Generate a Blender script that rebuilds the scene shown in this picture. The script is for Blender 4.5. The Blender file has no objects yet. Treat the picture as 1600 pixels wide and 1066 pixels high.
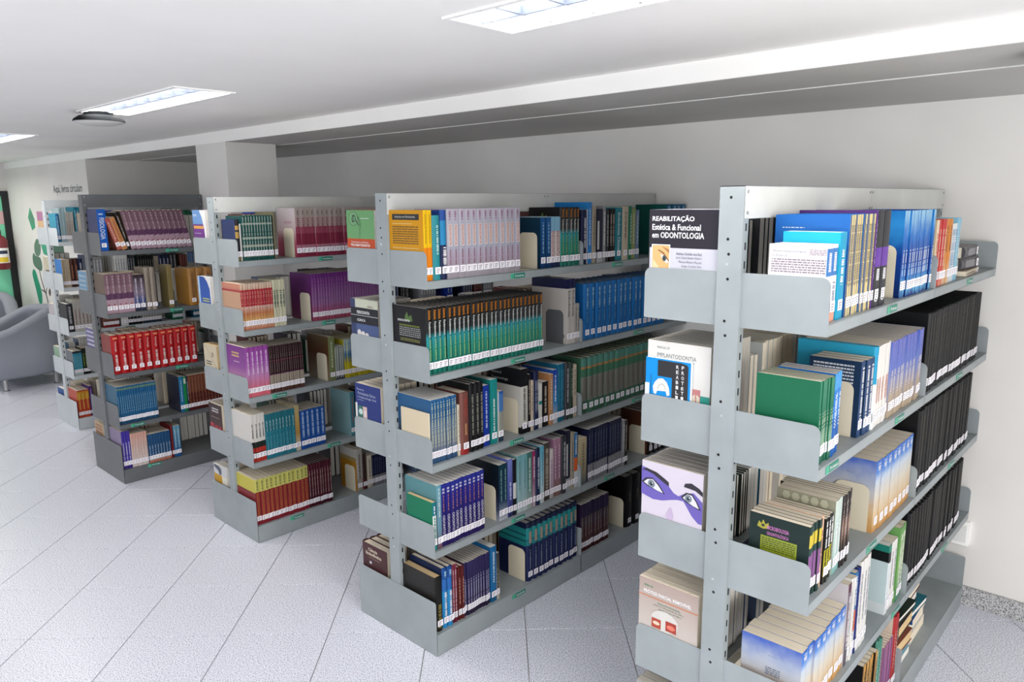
import bpy, math, random
from mathutils import Matrix, Vector
from math import sin, cos, pi, radians
random.seed(7)
SC = bpy.context.scene
COL = SC.collection
# ------------------------------------------------------------------ camera
F, PITCH, ROLL, YAW, CAMH = 1168.416, -0.18589, -0.00848, 0.75341, 1.93511
fw = Vector((cos(YAW)*cos(PITCH), sin(YAW)*cos(PITCH), sin(PITCH)))
rt0 = Vector((sin(YAW), -cos(YAW), 0)); up0 = rt0.cross(fw)
rt = rt0*cos(ROLL)+up0*sin(ROLL); up = up0*cos(ROLL)-rt0*sin(ROLL)
cd = bpy.data.cameras.new('camera'); cam = bpy.data.objects.new('camera', cd); COL.objects.link(cam)
cd.sensor_width = 36; cd.lens = F/1600*36; cd.clip_start = .05
m = Matrix((rt, up, -fw)).transposed().to_4x4(); m.translation = Vector((0, 0, CAMH)); cam.matrix_world = m
SC.camera = cam
# ------------------------------------------------------------------ light and exposure
SC.view_settings.view_transform = 'Standard'; SC.view_settings.look = 'None'
SC.view_settings.gamma = 1; SC.view_settings.use_curve_mapping = False
SC.view_settings.exposure = 0.06
w = bpy.data.worlds.new('sky'); SC.world = w; w.use_nodes = True
w.node_tree.nodes['Background'].inputs[0].default_value = (.75, .86, 1, 1)
w.node_tree.nodes['Background'].inputs[1].default_value = 1.0

def area(name, loc, rot, sx, sy, power, col):
    l = bpy.data.lights.new(name, 'AREA'); l.shape = 'RECTANGLE'; l.size = sx; l.size_y = sy; l.energy = power; l.color = col
    o = bpy.data.objects.new(name, l); o.location = loc; o.rotation_euler = rot; COL.objects.link(o); return o
# daylight through the long left window and the front one, plus added far fill
area('daylight_left', (-2.95, .5, 1.6), (0, radians(-90), 0), 1.4, 5.0, 60, (.86, .93, 1))
area('added_fill_left_far', (-2.95, 8.3, 1.35), (0, radians(-90), 0), 1.7, 3.8, 18, (.86, .93, 1))  # added fill that brightens the far floor and lettered wall
area('daylight_front', (0, -2.42, 1.5), (radians(90), 0, 0), 4.0, 1.5, 150, (1, .975, .94))

# ------------------------------------------------------------------ materials
def lin(h):
    h = h.lstrip('#')
    if len(h) == 3: h = ''.join(c*2 for c in h)
    o = []
    for i in (0, 2, 4):
        c = int(h[i:i+2], 16)/255
        o.append(c/12.92 if c <= .04045 else ((c+.055)/1.055)**2.4)
    return (*o, 1)
MC = {}
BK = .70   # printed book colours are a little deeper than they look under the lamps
def flat(h, rough=.5, metal=0, emit=0, spec=.5):
    k = ('f', h, rough, metal, emit)
    if k in MC: return MC[k]
    m = bpy.data.materials.new('paint_'+h.strip('#')); m.use_nodes = True
    b = m.node_tree.nodes['Principled BSDF']
    b.inputs['Base Color'].default_value = lin(h); b.inputs['Roughness'].default_value = rough
    b.inputs['Metallic'].default_value = metal; b.inputs['Specular IOR Level'].default_value = spec
    if emit:
        b.inputs['Emission Color'].default_value = lin(h); b.inputs['Emission Strength'].default_value = emit
    MC[k] = m; return m
def noisy(name, c1, c2, scale, rough=.5, stretch=(1, 1, 1), bump=0, detail=3, lo=.35, hi=.65, spec=.5, coord='Object'):
    m = bpy.data.materials.new(name); m.use_nodes = True; nt = m.node_tree; N = nt.nodes; Lk = nt.links
    b = N['Principled BSDF']; b.inputs['Roughness'].default_value = rough; b.inputs['Specular IOR Level'].default_value = spec
    tc = N.new('ShaderNodeTexCoord'); mp = N.new('ShaderNodeMapping'); mp.inputs['Scale'].default_value = stretch
    nz = N.new('ShaderNodeTexNoise'); nz.inputs['Scale'].default_value = scale; nz.inputs['Detail'].default_value = detail
    cr = N.new('ShaderNodeValToRGB'); cr.color_ramp.elements[0].position = lo; cr.color_ramp.elements[1].position = hi
    cr.color_ramp.elements[0].color = lin(c1); cr.color_ramp.elements[1].color = lin(c2)
    Lk.new(tc.outputs[coord], mp.inputs[0]); Lk.new(mp.outputs[0], nz.inputs['Vector']); Lk.new(nz.outputs['Fac'], cr.inputs[0]); Lk.new(cr.outputs[0], b.inputs['Base Color'])
    if bump:
        bp = N.new('ShaderNodeBump'); bp.inputs['Strength'].default_value = bump; bp.inputs['Distance'].default_value = .002
        Lk.new(nz.outputs['Fac'], bp.inputs['Height']); Lk.new(bp.outputs[0], b.inputs['Normal'])
    return m
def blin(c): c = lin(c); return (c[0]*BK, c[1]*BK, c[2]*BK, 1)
def pflat(c):
    k = ('p', c)
    if k not in MC:
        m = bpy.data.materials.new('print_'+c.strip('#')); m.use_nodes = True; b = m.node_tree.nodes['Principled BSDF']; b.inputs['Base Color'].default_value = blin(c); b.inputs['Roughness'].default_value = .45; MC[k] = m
    return MC[k]
def ramp_mat(spec, rough=.38, noise=0):
    """spec 'L|0#aabbcc,.5#...' or 'C|...' : colours printed along the height of a book (UV.v)"""
    k = ('r', spec, rough, noise)
    if k in MC: return MC[k]
    if '|' not in spec:
        spec = 'C|0'+spec
    mode, st = spec.split('|'); st = [(float(q.split('#')[0]), '#'+q.split('#')[1]) for q in st.split(',')]
    m = bpy.data.materials.new('printed_cover'); m.use_nodes = True; nt = m.node_tree; N = nt.nodes; Lk = nt.links
    b = N['Principled BSDF']; b.inputs['Roughness'].default_value = rough; b.inputs['Specular IOR Level'].default_value = .2
    if len(st) == 1 and not noise:
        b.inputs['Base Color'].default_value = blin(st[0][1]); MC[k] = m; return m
    uv = N.new('ShaderNodeUVMap'); sp = N.new('ShaderNodeSeparateXYZ'); cr = N.new('ShaderNodeValToRGB')
    cr.color_ramp.interpolation = 'LINEAR' if mode == 'L' else 'CONSTANT'
    e = cr.color_ramp.elements
    while len(e) > 1: e.remove(e[-1])
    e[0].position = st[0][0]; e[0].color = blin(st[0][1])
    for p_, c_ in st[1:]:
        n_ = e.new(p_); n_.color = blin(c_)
    Lk.new(uv.outputs[0], sp.inputs[0])
    src = sp.outputs[1]
    if noise:
        tc = N.new('ShaderNodeTexCoord'); nz = N.new('ShaderNodeTexNoise'); nz.inputs['Scale'].default_value = 28; nz.inputs['Detail'].default_value = 4
        Lk.new(tc.outputs['Object'], nz.inputs['Vector'])
        ma = N.new('ShaderNodeMath'); ma.operation = 'SUBTRACT'; ma.inputs[1].default_value = .5; Lk.new(nz.outputs['Fac'], ma.inputs[0])
        mb = N.new('ShaderNodeMath'); mb.operation = 'MULTIPLY_ADD'; mb.inputs[1].default_value = noise; Lk.new(ma.outputs[0], mb.inputs[0]); Lk.new(src, mb.inputs[2])
        src = mb.outputs[0]
    Lk.new(src, cr.inputs[0]); Lk.new(cr.outputs[0], b.inputs['Base Color'])
    MC[k] = m; return m
PAPER = {k: noisy('page_edges_'+k, a, b_, 1, .8, (900, 4, 4), 0, 1, .3, .7, .2) for k, a, b_ in (('cream', '#cdbfa6', '#f0e6d4'), ('white', '#cfcbc3', '#f2eee6'), ('tan', '#b09468', '#e2c89c'), ('grey', '#989288', '#cec8bc'))}
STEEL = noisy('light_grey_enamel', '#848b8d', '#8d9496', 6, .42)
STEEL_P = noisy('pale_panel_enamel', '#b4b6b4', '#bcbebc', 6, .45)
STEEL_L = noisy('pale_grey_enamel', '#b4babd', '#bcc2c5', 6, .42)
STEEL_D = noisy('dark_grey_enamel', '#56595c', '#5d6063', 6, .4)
HOLE = flat('#0b0b0c', .9)
WHITE = flat('#f4f3f0', .6)
STICK = flat('#ece9ee', .45)
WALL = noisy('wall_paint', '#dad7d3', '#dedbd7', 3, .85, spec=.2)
SOFF = noisy('soffit_paint_dimmed', '#bebcb8', '#c3c1bd', 2, .9, spec=.2)  # darker than the ceiling paint: the soffit's shade is put into the colour
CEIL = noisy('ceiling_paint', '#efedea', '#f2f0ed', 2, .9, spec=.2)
GRANITE = noisy('speckled_porcelain', '#7a7d87', '#dcdee9', 190, .33, (1, 1, 1), 0, 2, .33, .53, .5)
GRANITE_B = noisy('speckled_baseboard', '#55565a', '#c4c3c3', 170, .5, (1, 1, 1), 0, 3, .36, .58, .4)
GROUT = flat('#85817b', .9)

# ------------------------------------------------------------------ mesh helpers
class MB:
    def __init__(s): s.v = []; s.f = []; s.m = []; s.uv = []; s.mats = []
    def mi(s, mat):
        for i, q in enumerate(s.mats):
            if q is mat: return i
        s.mats.append(mat); return len(s.mats)-1
    def face(s, pts, mat, uv=None):
        n = len(s.v); s.v += [tuple(p) for p in pts]; s.f.append(tuple(range(n, n+len(pts)))); s.m.append(s.mi(mat)); s.uv.append(uv or [(0, 0)]*len(pts))
    def poly(s, vs, fs, mat, T=None):
        n = len(s.v); s.v += [tuple(T @ Vector(p)) if T else tuple(p) for p in vs]; k = s.mi(mat)
        for f in fs: s.f.append(tuple(i+n for i in f)); s.m.append(k); s.uv.append([(0, 0)]*len(f))
    def box(s, x0, x1, y0, y1, z0, z1, mat, T=None):
        s.poly([(x0, y0, z0), (x1, y0, z0), (x1, y1, z0), (x0, y1, z0), (x0, y0, z1), (x1, y0, z1), (x1, y1, z1), (x0, y1, z1)],
               [(0, 3, 2, 1), (4, 5, 6, 7), (0, 1, 5, 4), (1, 2, 6, 5), (2, 3, 7, 6), (3, 0, 4, 7)], mat, T)
    def prism(s, pts, d0, d1, mat, T=None, ax=0):
        """closed outline extruded along axis ax"""
        n = len(pts)
        def mk(p, d): return (d, p[0], p[1]) if ax == 0 else ((p[0], d, p[1]) if ax == 1 else (p[0], p[1], d))
        vs = [mk(p, d0) for p in pts]+[mk(p, d1) for p in pts]
        fs = [tuple(range(n))[::-1], tuple(range(n, 2*n))]+[(i, (i+1) % n, n+(i+1) % n, n+i) for i in range(n)]
        s.poly(vs, fs, mat, T)
    def cyl(s, c, r, h, mat, ax=2, n=12, r2=None, T=None):
        r2 = r if r2 is None else r2
        vs = []
        for rr, hh in ((r, 0), (r2, h)):
            for i in range(n):
                a = 2*pi*i/n; u_, v_ = rr*cos(a), rr*sin(a)
                p = [u_, v_, hh] if ax == 2 else ([hh, u_, v_] if ax == 0 else [v_, hh, u_])
                vs.append((p[0]+c[0], p[1]+c[1], p[2]+c[2]))
        fs = [tuple(range(n))[::-1], tuple(range(n, 2*n))]+[(i, (i+1) % n, n+(i+1) % n, n+i) for i in range(n)]
        s.poly(vs, fs, mat, T)
    def lathe(s, prof, mat, c=(0, 0, 0), n=20, T=None):
        vs = []; fs = []
        for r, z in prof:
            for i in range(n):
                a = 2*pi*i/n; vs.append((c[0]+r*cos(a), c[1]+r*sin(a), c[2]+z))
        for k in range(len(prof)-1):
            for i in range(n):
                j = (i+1) % n; fs.append((k*n+i, k*n+j, (k+1)*n+j, (k+1)*n+i))
        s.poly(vs, fs, mat, T)
    def merge(s, o, T=None):
        n = len(s.v); s.v += [tuple(T @ Vector(p)) for p in o.v] if T else o.v
        mp = [s.mi(q) for q in o.mats]
        s.f += [tuple(i+n for i in f) for f in o.f]; s.m += [mp[i] for i in o.m]; s.uv += o.uv
    def mesh(s, name, smooth=False):
        me = bpy.data.meshes.new(name); me.from_pydata(s.v, [], s.f)
        for q in s.mats: me.materials.append(q)
        me.polygons.foreach_set('material_index', s.m)
        ul = me.uv_layers.new(name='UVMap'); flatuv = [c for f in s.uv for p in f for c in p]; ul.data.foreach_set('uv', flatuv)
        if smooth: me.polygons.foreach_set('use_smooth', [True]*len(s.f))
        me.update(); return me
def put(name, me, parent=None, loc=None, rot=None, **tags):
    if isinstance(me, MB): me = me.mesh(name)
    o = bpy.data.objects.new(name, me); COL.objects.link(o)
    if loc is not None: o.location = loc
    if rot is not None: o.rotation_euler = rot
    if parent is not None: o.parent = parent
    for k, v_ in tags.items(): o[k] = v_
    return o
def smooth_by_angle(me, ang=40):
    me.polygons.foreach_set('use_smooth', [True]*len(me.polygons))
    try: me.set_sharp_from_angle(angle=radians(ang))
    except Exception: pass
TX = {}
def text_geo(txt, bold=0):
    """glyph outlines of a word as (verts 2D normalised to height of the box, faces, width, height)"""
    k = (txt, bold)
    if k in TX: return TX[k]
    cu = bpy.data.curves.new('t', 'FONT'); cu.body = txt; cu.size = 1; cu.resolution_u = 2; cu.offset = bold
    o = bpy.data.objects.new('t', cu); COL.objects.link(o)
    bpy.context.view_layer.update()
    dg = bpy.context.evaluated_depsgraph_get(); me = bpy.data.meshes.new_from_object(o.evaluated_get(dg))
    vs = [(v_.co.x, v_.co.y) for v_ in me.vertices]; fs = [tuple(p.vertices) for p in me.polygons]
    bpy.data.objects.remove(o); bpy.data.curves.remove(cu); bpy.data.meshes.remove(me)
    x0 = min(p[0] for p in vs); x1 = max(p[0] for p in vs); y0 = min(p[1] for p in vs); y1 = max(p[1] for p in vs)
    TX[k] = ([((p[0]-x0), (p[1]-y0)) for p in vs], fs, x1-x0, y1-y0); return TX[k]
def draw(mb, els, P, off, step=.00009, W=1., H=1.):
    """els printed on a face. P(u, v, n) -> point. W,H: physical size of the face"""
    for i, e in enumerate(els):
        n = off+i*step; t = e[0]; mat = pflat(e[1])
        if t == 'R':
            _, _, a, b, c, d = e; mb.face([P(a, b, n), P(c, b, n), P(c, d, n), P(a, d, n)], mat)
        elif t == 'P':
            mb.face([P(a, b, n) for a, b in e[2]], mat)
        elif t == 'E':
            _, _, cx, cy, rx, ry = e; mb.face([P(cx+rx*cos(2*pi*k/18), cy+ry*sin(2*pi*k/18), n) for k in range(18)], mat)
        elif t == 'T':   # text: left, baseline, width as shares of the face, height share
            _, _, txt, a, b, wd, ht = e[:7]; vs, fs, tw, th = text_geo(txt, .018 if len(e) > 7 else 0)
            mb.poly([P(a+x/tw*wd, b+y/th*ht, n) for x, y in vs], fs, mat)
        elif t == 'V':   # text running down the spine: v0 (bottom), v1 (top), width share, centre u
            _, _, txt, v0, v1, wf = e[:6]; cu_ = e[6] if len(e) > 6 else .5; vs, fs, tw, th = text_geo(txt, .012)
            L_ = min((v1-v0)*H, tw/th*wf*W*1.15)/H; mid = (v0+v1)/2
            mb.poly([P(cu_-wf/2+y/th*wf, mid+L_/2-x/tw*L_, n) for x, y in vs], fs, mat)
        elif t == 'K':   # unreadable small print: rows of short dashes
            _, _, a, b, c, d, nl = e
            rr = random.Random(int(a*997+b*131+nl))
            for q in range(nl):
                y1 = d-(d-b)*q/nl; y0 = y1-(d-b)/nl*.5; x = a
                while x < c:
                    l = rr.uniform(.02, .08); x2 = min(c, x+l); mb.face([P(x, y0, n), P(x2, y0, n), P(x2, y1, n), P(x, y1, n)], mat); x = x2+.012
        elif t == 'D':   # dashes down the spine (unreadable title)
            _, _, v0, v1, wf = e[:5]; cu_ = e[5] if len(e) > 5 else .5
            rr = random.Random(int(v0*997+wf*131)); z = v1
            while z > v0:
                l = rr.uniform(.003, .006)/H; zz = max(v0, z-l); k1 = rr.uniform(.75, 1)*wf/2
                mb.face([P(cu_-k1, zz, n), P(cu_+k1, zz, n), P(cu_+k1, z, n), P(cu_-k1, z, n)], mat)
                z = zz-rr.choice((.0012, .0012, .0012, .005))/H
TUBE_E = 12; LAMPW = 22
# ------------------------------------------------------------------ book designs
# name: (spine ramp, cover ramp, hardcover, pages, [prints on spine], description, noise)
W_ = '#f2f0f4'
ST = {
'anest': ('C|0#f0a58c,.12#f4eef0,.58#f4eef0,.6#3f7fc4,.95#f4eef0', 'C|0#f3c3b5,.12#f5edf0', 0, 'white', [('D', W_, .64, .9, .5), ('D', '#8890a8', .2, .52, .4)], 'white paperback with blue spine block'),
'cyan': ('#18a0c8', '#25b2d2', 0, 'white', [('D', '#f2f2f0', .4, .8, .4)], 'cyan paperback'),
'yellowblue': ('#efd68a', '#2368b8', 0, 'white', [('R', '#1f5a9e', 0, 0, .22, 1), ('D', '#8a7a50', .3, .9, .4, .6)], 'thin yellow-spined book with blue cover'),
'purplethin': ('#5b3090', '#5b3090', 1, 'white', [], 'tall thin purple book'),
'blackpurple': ('C|0#2b2b30,.42#6a35a5,.62#2b2b30', '#2b2b30', 0, 'white', [('E', '#e8e8e8', .5, .09, .3, .035), ('E', '#2b2b30', .5, .09, .17, .02), ('D', W_, .28, .4, .5)], 'black paperback with purple band on spine'),
'bluegrad': ('L|0#1c3f8e,.1#63b7e6,.25#1f6fc0,.45#123f9a,.7#2573c8,1#9ccbe8', 'L|0#0d2a66,.5#0f3f96,.8#2f8fd4,1#1c78c4', 0, 'cream', [('D', '#d9e6f4', .25, .55, .4)], 'slim blue paperback with cloudy blue cover', .25),
'creamred': ('#e9d5b8', '#e2c9a0', 0, 'cream', [('D', '#c04a30', .3, .8, .4)], 'cream paperback with red print'),
'red': ('L|0#e58d74,.3#cf3a33,1#c92f2e', '#c93030', 0, 'cream', [('D', '#f1d9c0', .3, .85, .4)], 'red paperback'),
'orange': ('L|0#e8c9a0,.4#e08a2c,1#e08a2c', '#e08a2c', 0, 'cream', [('D', '#7a3a14', .5, .9, .35)], 'orange paperback'),
'whiteblue': ('L|0#dce8f0,1#f0f2f0', '#e8eef0', 0, 'white', [('D', '#4c86b8', .2, .9, .5)], 'white paperback with blue print'),
'lightblue': ('#8fc6de', '#8fc6de', 0, 'white', [('D', '#f0f0f0', .3, .9, .3)], 'light blue paperback'),
'greencloth': ('L|0#155a44,.3#5f9a80,.45#1a6a50,1#3f8568', '#1c6b4c', 0, 'cream', [('D', '#c2d6b8', .2, .62, .35)], 'thin green book with plain green cover'),
'bluestripe': ('C|0#1a5fae,.45#2a7fd0,.8#4a9fe0', '#1f74c8', 0, 'cream', [('D', '#e2ecf4', .35, .75, .4)], 'bright blue paperback'),
'navytext': ('#1e4170', '#1b3350', 0, 'cream', [('D', '#e6e6e6', .12, .92, .45)], 'thick navy paperback with white spine print'),
'cyantall': ('C|0#e8ecec,.55#1f9cc4', '#2aa4c8', 1, 'cream', [('D', W_, .6, .9, .3)], 'tall turquoise book'),
'whitered': ('#efece6', '#eee8e0', 0, 'cream', [('D', '#c98878', .3, .6, .5)], 'white paperback with pale red print'),
'lavsand': ('L|0#b9a68c,.3#b3a08c,.48#8f8fb4,.65#5f72c4,1#6c72c0', 'L|0#b9a68c,.5#8f9fd0,1#5a70c8', 0, 'cream', [('D', '#d8d4d8', .3, .62, .4)], 'paperback fading from lavender blue to sand'),
'thesis': ('#141416', '#101012', 1, 'grey', [('D', '#5e5640', .42, .92, .14)], 'black hardbound thesis with pale label'),
'micro': ('C|0#1f3d38,.16#8a5a90,.6#24463e,.7#d8c23c,.88#1f3d38', '#20302e', 0, 'cream', [], 'dark green paperback with yellow and pink spine'),
'peach': ('#eebfa0', '#eebfa0', 0, 'cream', [('D', '#8a6a5a', .3, .8, .4)], 'peach paperback'),
'blackyellow': ('C|0#2a2a20,.12#b8b020,.52#151515', '#202020', 0, 'cream', [('D', '#e8e8e8', .55, .95, .7), ('D', '#4a4510', .15, .5, .5)], 'thin paperback with black and yellow spine'),
'aquahex': ('L|0#7fb0ac,.3#b4d0cc,1#d0dcd2', 'L|0#c0c9b8,1#9a9680', 0, 'cream', [('D', '#f4f4f0', .2, .7, .4)], 'pale aqua paperback with honeycomb cover'),
'brownblack': ('L|0#2a2524,.3#3a302c,.55#9a7868,.75#2c2826,1#3a3634', '#2c2826', 0, 'cream', [('D', '#c9b8b0', .4, .9, .3)], 'thin dark brown paperback'),
'sand': ('L|0#c9924e,.2#d8b88a,.5#d8d0c0,.72#c4d0de,.85#4a86d4,1#2f6cc8', 'L|0#cf9c58,.3#dcb888,.55#c8c8cc,.75#a9b4cc,1#4f6cc0', 0, 'cream', [('D', '#e8e6e8', .86, .96, .5)], 'thick paperback fading from blue to sand', .22),
'plumwhite': ('C|0#565058,.3#7a6a74,.9#5a2a40', '#cfc8cc', 0, 'cream', [('D', '#e2dce0', .2, .85, .5)], 'plum and grey paperback'),
'whiteplain': ('#eceae6', '#e6e4de', 0, 'cream', [('D', '#9aa0a8', .3, .85, .4)], 'white paperback'),
'blueorange': ('C|0#d8dde0,.3#e0662a,.55#2474b0', '#2474b0', 0, 'cream', [('D', '#f0f0f0', .6, .95, .4)], 'blue book with orange block on spine'),
'darkblue': ('#23306e', '#23306e', 1, 'cream', [('D', '#d0d0e0', .3, .8, .4)], 'slim dark blue hardcover'),
'bigaqua': ('C|0#dfe8ea,.75#16181a,.9#2a8a74', 'C|0#dde4e6,.15#c9dcde,.76#0f1414,.9#1f8070', 0, 'white', [], 'pale aqua book with black and teal top band'),
'greenspine': ('L|0#3f7f68,.5#8fbf60,1#5a9a4a', '#74ac62', 0, 'cream', [('D', '#f0f0e8', .2, .9, .5)], 'green paperback with white spine print'),
'yellowblack': ('#e2a848', '#101012', 0, 'cream', [('R', '#2a2520', 0, 0, .15, 1), ('D', '#5a4020', .2, .9, .35, .6)], 'thin ochre paperback with black cover'),
'tealgreen': ('#4f8a78', '#1e4038', 1, 'white', [('D', '#c8e0d8', .3, .9, .3)], 'muted green hardcover'),
'pinkpurple': ('L|0#a04a68,.5#b868a0,1#c98098', '#b07898', 0, 'cream', [('R', '#5a3a8a', 0, 0, .3, 1)], 'thin pink and purple paperback'),
'redcream': ('L|0#a02a2c,1#b03030', '#e2d0bc', 1, 'cream', [('D', '#e8d8c8', .3, .8, .3)], 'red-spined hardcover'),
'yellow': ('C|0#f08a1e,.47#f4c31a', 'C|0#e8920c,.03#d9980a', 0, 'cream', [('V', '#7a4a12', 'Soluções em Endodontia', .5, .97, .42)], 'yellow and orange textbook'),
'teal': ('#2f8f98', '#1f6f80', 1, 'white', [('D', '#c8e2e0', .4, .85, .3)], 'teal hardcover'),
'navyaqua': ('C|0#1d2550,.45#1d2550,.5#2b8cc0,.85#274f9c', '#1c3f8c', 1, 'white', [('D', W_, .18, .47, .6)], 'navy hardcover with aqua panel on spine'),
'lilac': ('L|0#a59ea4,.3#b8a8ba,.5#b8bccc,1#c6c0cc', '#b9b2c0', 0, 'white', [('R', '#e9dfda', .28, .47, .85, .78), ('V', '#b8402c', 'ENDODONTIA', .48, .77, .4, .56), ('D', '#9a6a8a', .84, .97, .35, .5), ('D', '#8a5a6a', .2, .42, .2, .5)], 'lilac grey textbook with red ENDODONTIA lettering'),
'bluenavy': ('L|0#123a68,1#1c5a98', 'L|0#0b2a44,1#0f3448', 0, 'white', [('D', '#8fb8d8', .3, .9, .3)], 'blue paperback with dark sea blue cover'),
'endored': ('C|0#1c2c50,.12#e4dcd8,.72#8cc0dc', '#9ac4dc', 0, 'white', [('V', '#a04034', 'ENDODONTIA', .2, .72, .6)], 'pale blue paperback with dark red ENDODONTIA spine'),
'endogreen': ('L|0#0d6a5c,.35#16806c,.55#1c8a90,.64#101414,1#0c0c0e', '#161418', 1, 'white', [('V', '#d8862c', 'Endodontia', .83, .97, .55), ('V', '#f0f0ec', 'Fundamentos', .57, .8, .42), ('D', '#9ac080', .2, .54, .25)], 'black and teal endodontics hardcover'),
'navy': ('#1c2448', '#141c3a', 1, 'white', [('D', '#c8ccd8', .3, .85, .35)], 'navy hardcover'),
'skyframe': ('#2f86d0', 'C|0#e8e8ea,.88#1f80c8', 0, 'white', [('D', '#d8e8f4', .3, .9, .3)], 'tall sky blue book'),
'beige': ('#b0a490', '#b8ac98', 0, 'cream', [('D', '#5a5040', .3, .85, .3)], 'beige paperback'),
'navywhite': ('C|0#b8bcc0,.2#23253a,.8#23253a', '#23253a', 0, 'white', [('R', '#d8d8d4', .1, .25, .4, .78)], 'dark navy book with white strip'),
'greyspine': ('#9a9a9c', '#8c8c90', 0, 'white', [('D', '#e6e6e6', .3, .9, .4)], 'grey paperback'),
'charcoal': ('#34353a', '#2c2d32', 1, 'white', [('D', '#b0b0b4', .3, .9, .4)], 'charcoal hardcover'),
'blackthin': ('#1e1a1c', '#181618', 0, 'white', [('D', '#c8b8a8', .3, .9, .35)], 'black paperback'),
'teal2': ('#2a8694', '#2a8694', 0, 'white', [('V', '#dceae8', 'Endodontia Clínica', .2, .9, .4)], 'teal paperback'),
'cream': ('#d4c4ae', '#d8c8b0', 0, 'cream', [('D', '#6a5a48', .4, .9, .3)], 'cream paperback'),
'green': ('#2c7a5a', '#205a44', 1, 'white', [('D', '#d0e0d4', .3, .85, .3)], 'green hardcover'),
'lime': ('#9aa866', '#8a9858', 0, 'cream', [('D', '#e6e8d0', .3, .9, .3)], 'olive lime paperback'),
'greyblue': ('#7288a8', '#66789a', 0, 'white', [('D', '#e0e4ec', .3, .9, .3)], 'grey blue paperback'),
'bluetall': ('#1b6a9c', '#0c5a54', 0, 'white', [('D', '#a8c8d8', .7, .97, .3)], 'tall petrol blue book'),
'evid': ('C|0#cfc9c2,.85#1c1e4c', 'C|0#cac4bd,.85#181a44', 0, 'white', [('V', '#33353a', 'Endodontia', .42, .82, .55)], 'white book with navy top and Endodontia spine'),
'greyshort': ('#b2aea8', '#a8a49e', 0, 'white', [('D', '#6a6864', .3, .9, .4)], 'short grey paperback'),
'blueuni': ('#1c6cb0', '#1a62a4', 1, 'cream', [('D', '#9cc4e0', .55, .92, .3), ('D', '#7aa8cc', .3, .5, .12)], 'blue hardcover of a uniform set'),
'creamsmall': ('#e6dac0', '#e2d2b4', 0, 'cream', [], 'small cream paperback leaning against blue books'),
'steel': ('L|0#2a4c74,.12#4a6a8c,.25#7b8494,.55#76889c,.75#2d5c8c,1#2c6498', 'L|0#2f3e58,.45#37485f,.6#28557f,1#2a5c8a', 0, 'white', [('D', '#d8dcb0', .25, .95, .3)], 'slim steel blue paperback'),
'creamthin': ('#ddd2bc', '#ddd2bc', 0, 'cream', [('D', '#4a4a58', .3, .9, .3)], 'thin cream paperback'),
'brown': ('C|0#9a2c2c,.1#7a4a42', '#6a4038', 1, 'cream', [('D', '#c89a6a', .3, .5, .2), ('D', '#a83a30', .6, .9, .2)], 'brown cloth hardcover'),
'blackthick': ('#121214', '#101012', 1, 'white', [('D', '#8a8a80', .25, .85, .4)], 'thick black hardcover'),
'royalblue': ('#1d3a9c', '#1a3490', 0, 'white', [('D', '#c8d4f0', .3, .9, .3)], 'royal blue paperback'),
'teal3': ('#1f8a88', '#177874', 0, 'white', [('D', '#e0eeea', .2, .7, .25)], 'tall teal paperback'),
'paleblue': ('C|0#2c3c50,.12#9a9a90,.6#4a7ab8,.95#2a58a8', '#d8dcd8', 0, 'cream', [('R', '#dcdcd4', 0, .1, .15, 1)], 'blue and grey paperback beside a gap'),
'whiteblack': ('C|0#15161a,.12#cfcbc2,.73#17181c', 'C|0#141518,.1#c8c4bc,.73#15161a', 0, 'white', [('D', '#5a5a58', .2, .7, .3)], 'white book with black top and black foot'),
'whiteteal': ('C|0#d8d4cc,.52#1f8a7c,.6#d8d4cc', '#d4d0c8', 0, 'white', [], 'short white paperback with teal band'),
'orangepale': ('#b88a64', '#b07a50', 0, 'cream', [('D', '#e8d8c8', .3, .9, .3)], 'dull orange paperback'),
'bluefade': ('L|0#c8c8cc,.4#2a86c0,1#1f3fae', '#2050a8', 0, 'white', [('D', W_, .4, .9, .3)], 'blue paperback fading to white'),
'tealblue': ('#1a6a8a', '#16607e', 0, 'white', [('D', '#6ab0c8', .2, .9, .2)], 'petrol blue paperback'),
'darkgreen': ('#2c3c34', '#26342c', 1, 'white', [('D', '#9aa890', .4, .9, .3)], 'dark green hardcover'),
'greenpat': ('C|0#3f6a54,.22#7a7a72,.66#3f7258,.8#a87a4a,.84#4f8678', '#3f6c54', 1, 'cream', [('D', '#6a5a50', .26, .62, .25)], 'hardcover with green and grey patterned spine', .06),
'smallgreen': ('C|0#1c8a84,.14#e6e4de,.2#e8eae4,.72#1f7a8c', '#157858', 0, 'tan', [('D', '#1c8a84', .2, .68, .55), ('D', W_, .76, .92, .4)], 'small green book'),
'turquoise': ('L|0#7a4a5a,.3#6f96a8,1#6fa8ba', 'L|0#4f7a82,1#5f9298', 0, 'white', [('D', '#d8e4e4', .5, .95, .3)], 'tall pale turquoise book'),
'odonto': ('L|0#2a1f5a,.4#2c2366,.8#2a2a8c,1#2c3494', '#24246a', 0, 'white', [('R', '#c8c4d8', .25, .85, .75, .88), ('R', '#c8c4d8', .25, .9, .75, .93), ('V', '#e8e6ee', 'ODONTO', .2, .5, .5), ('D', '#d08a60', .55, .82, .2)], 'violet blue dental paperback of a set'),
'navygrad': ('L|0#c8ccd4,.12#8a94a8,.35#1c3a58,1#153a48', 'L|0#9aa0b0,.2#3a4260,.45#0c1424,1#0a1a24', 0, 'white', [('D', '#8ab0a8', .35, .9, .25)], 'dark blue gradient paperback'),
'periwinkle': ('L|0#28305a,.4#4c54a0,1#7a84c8', '#5c66b0', 0, 'white', [('D', '#c8cce8', .3, .6, .4)], 'periwinkle blue paperback'),
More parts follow.
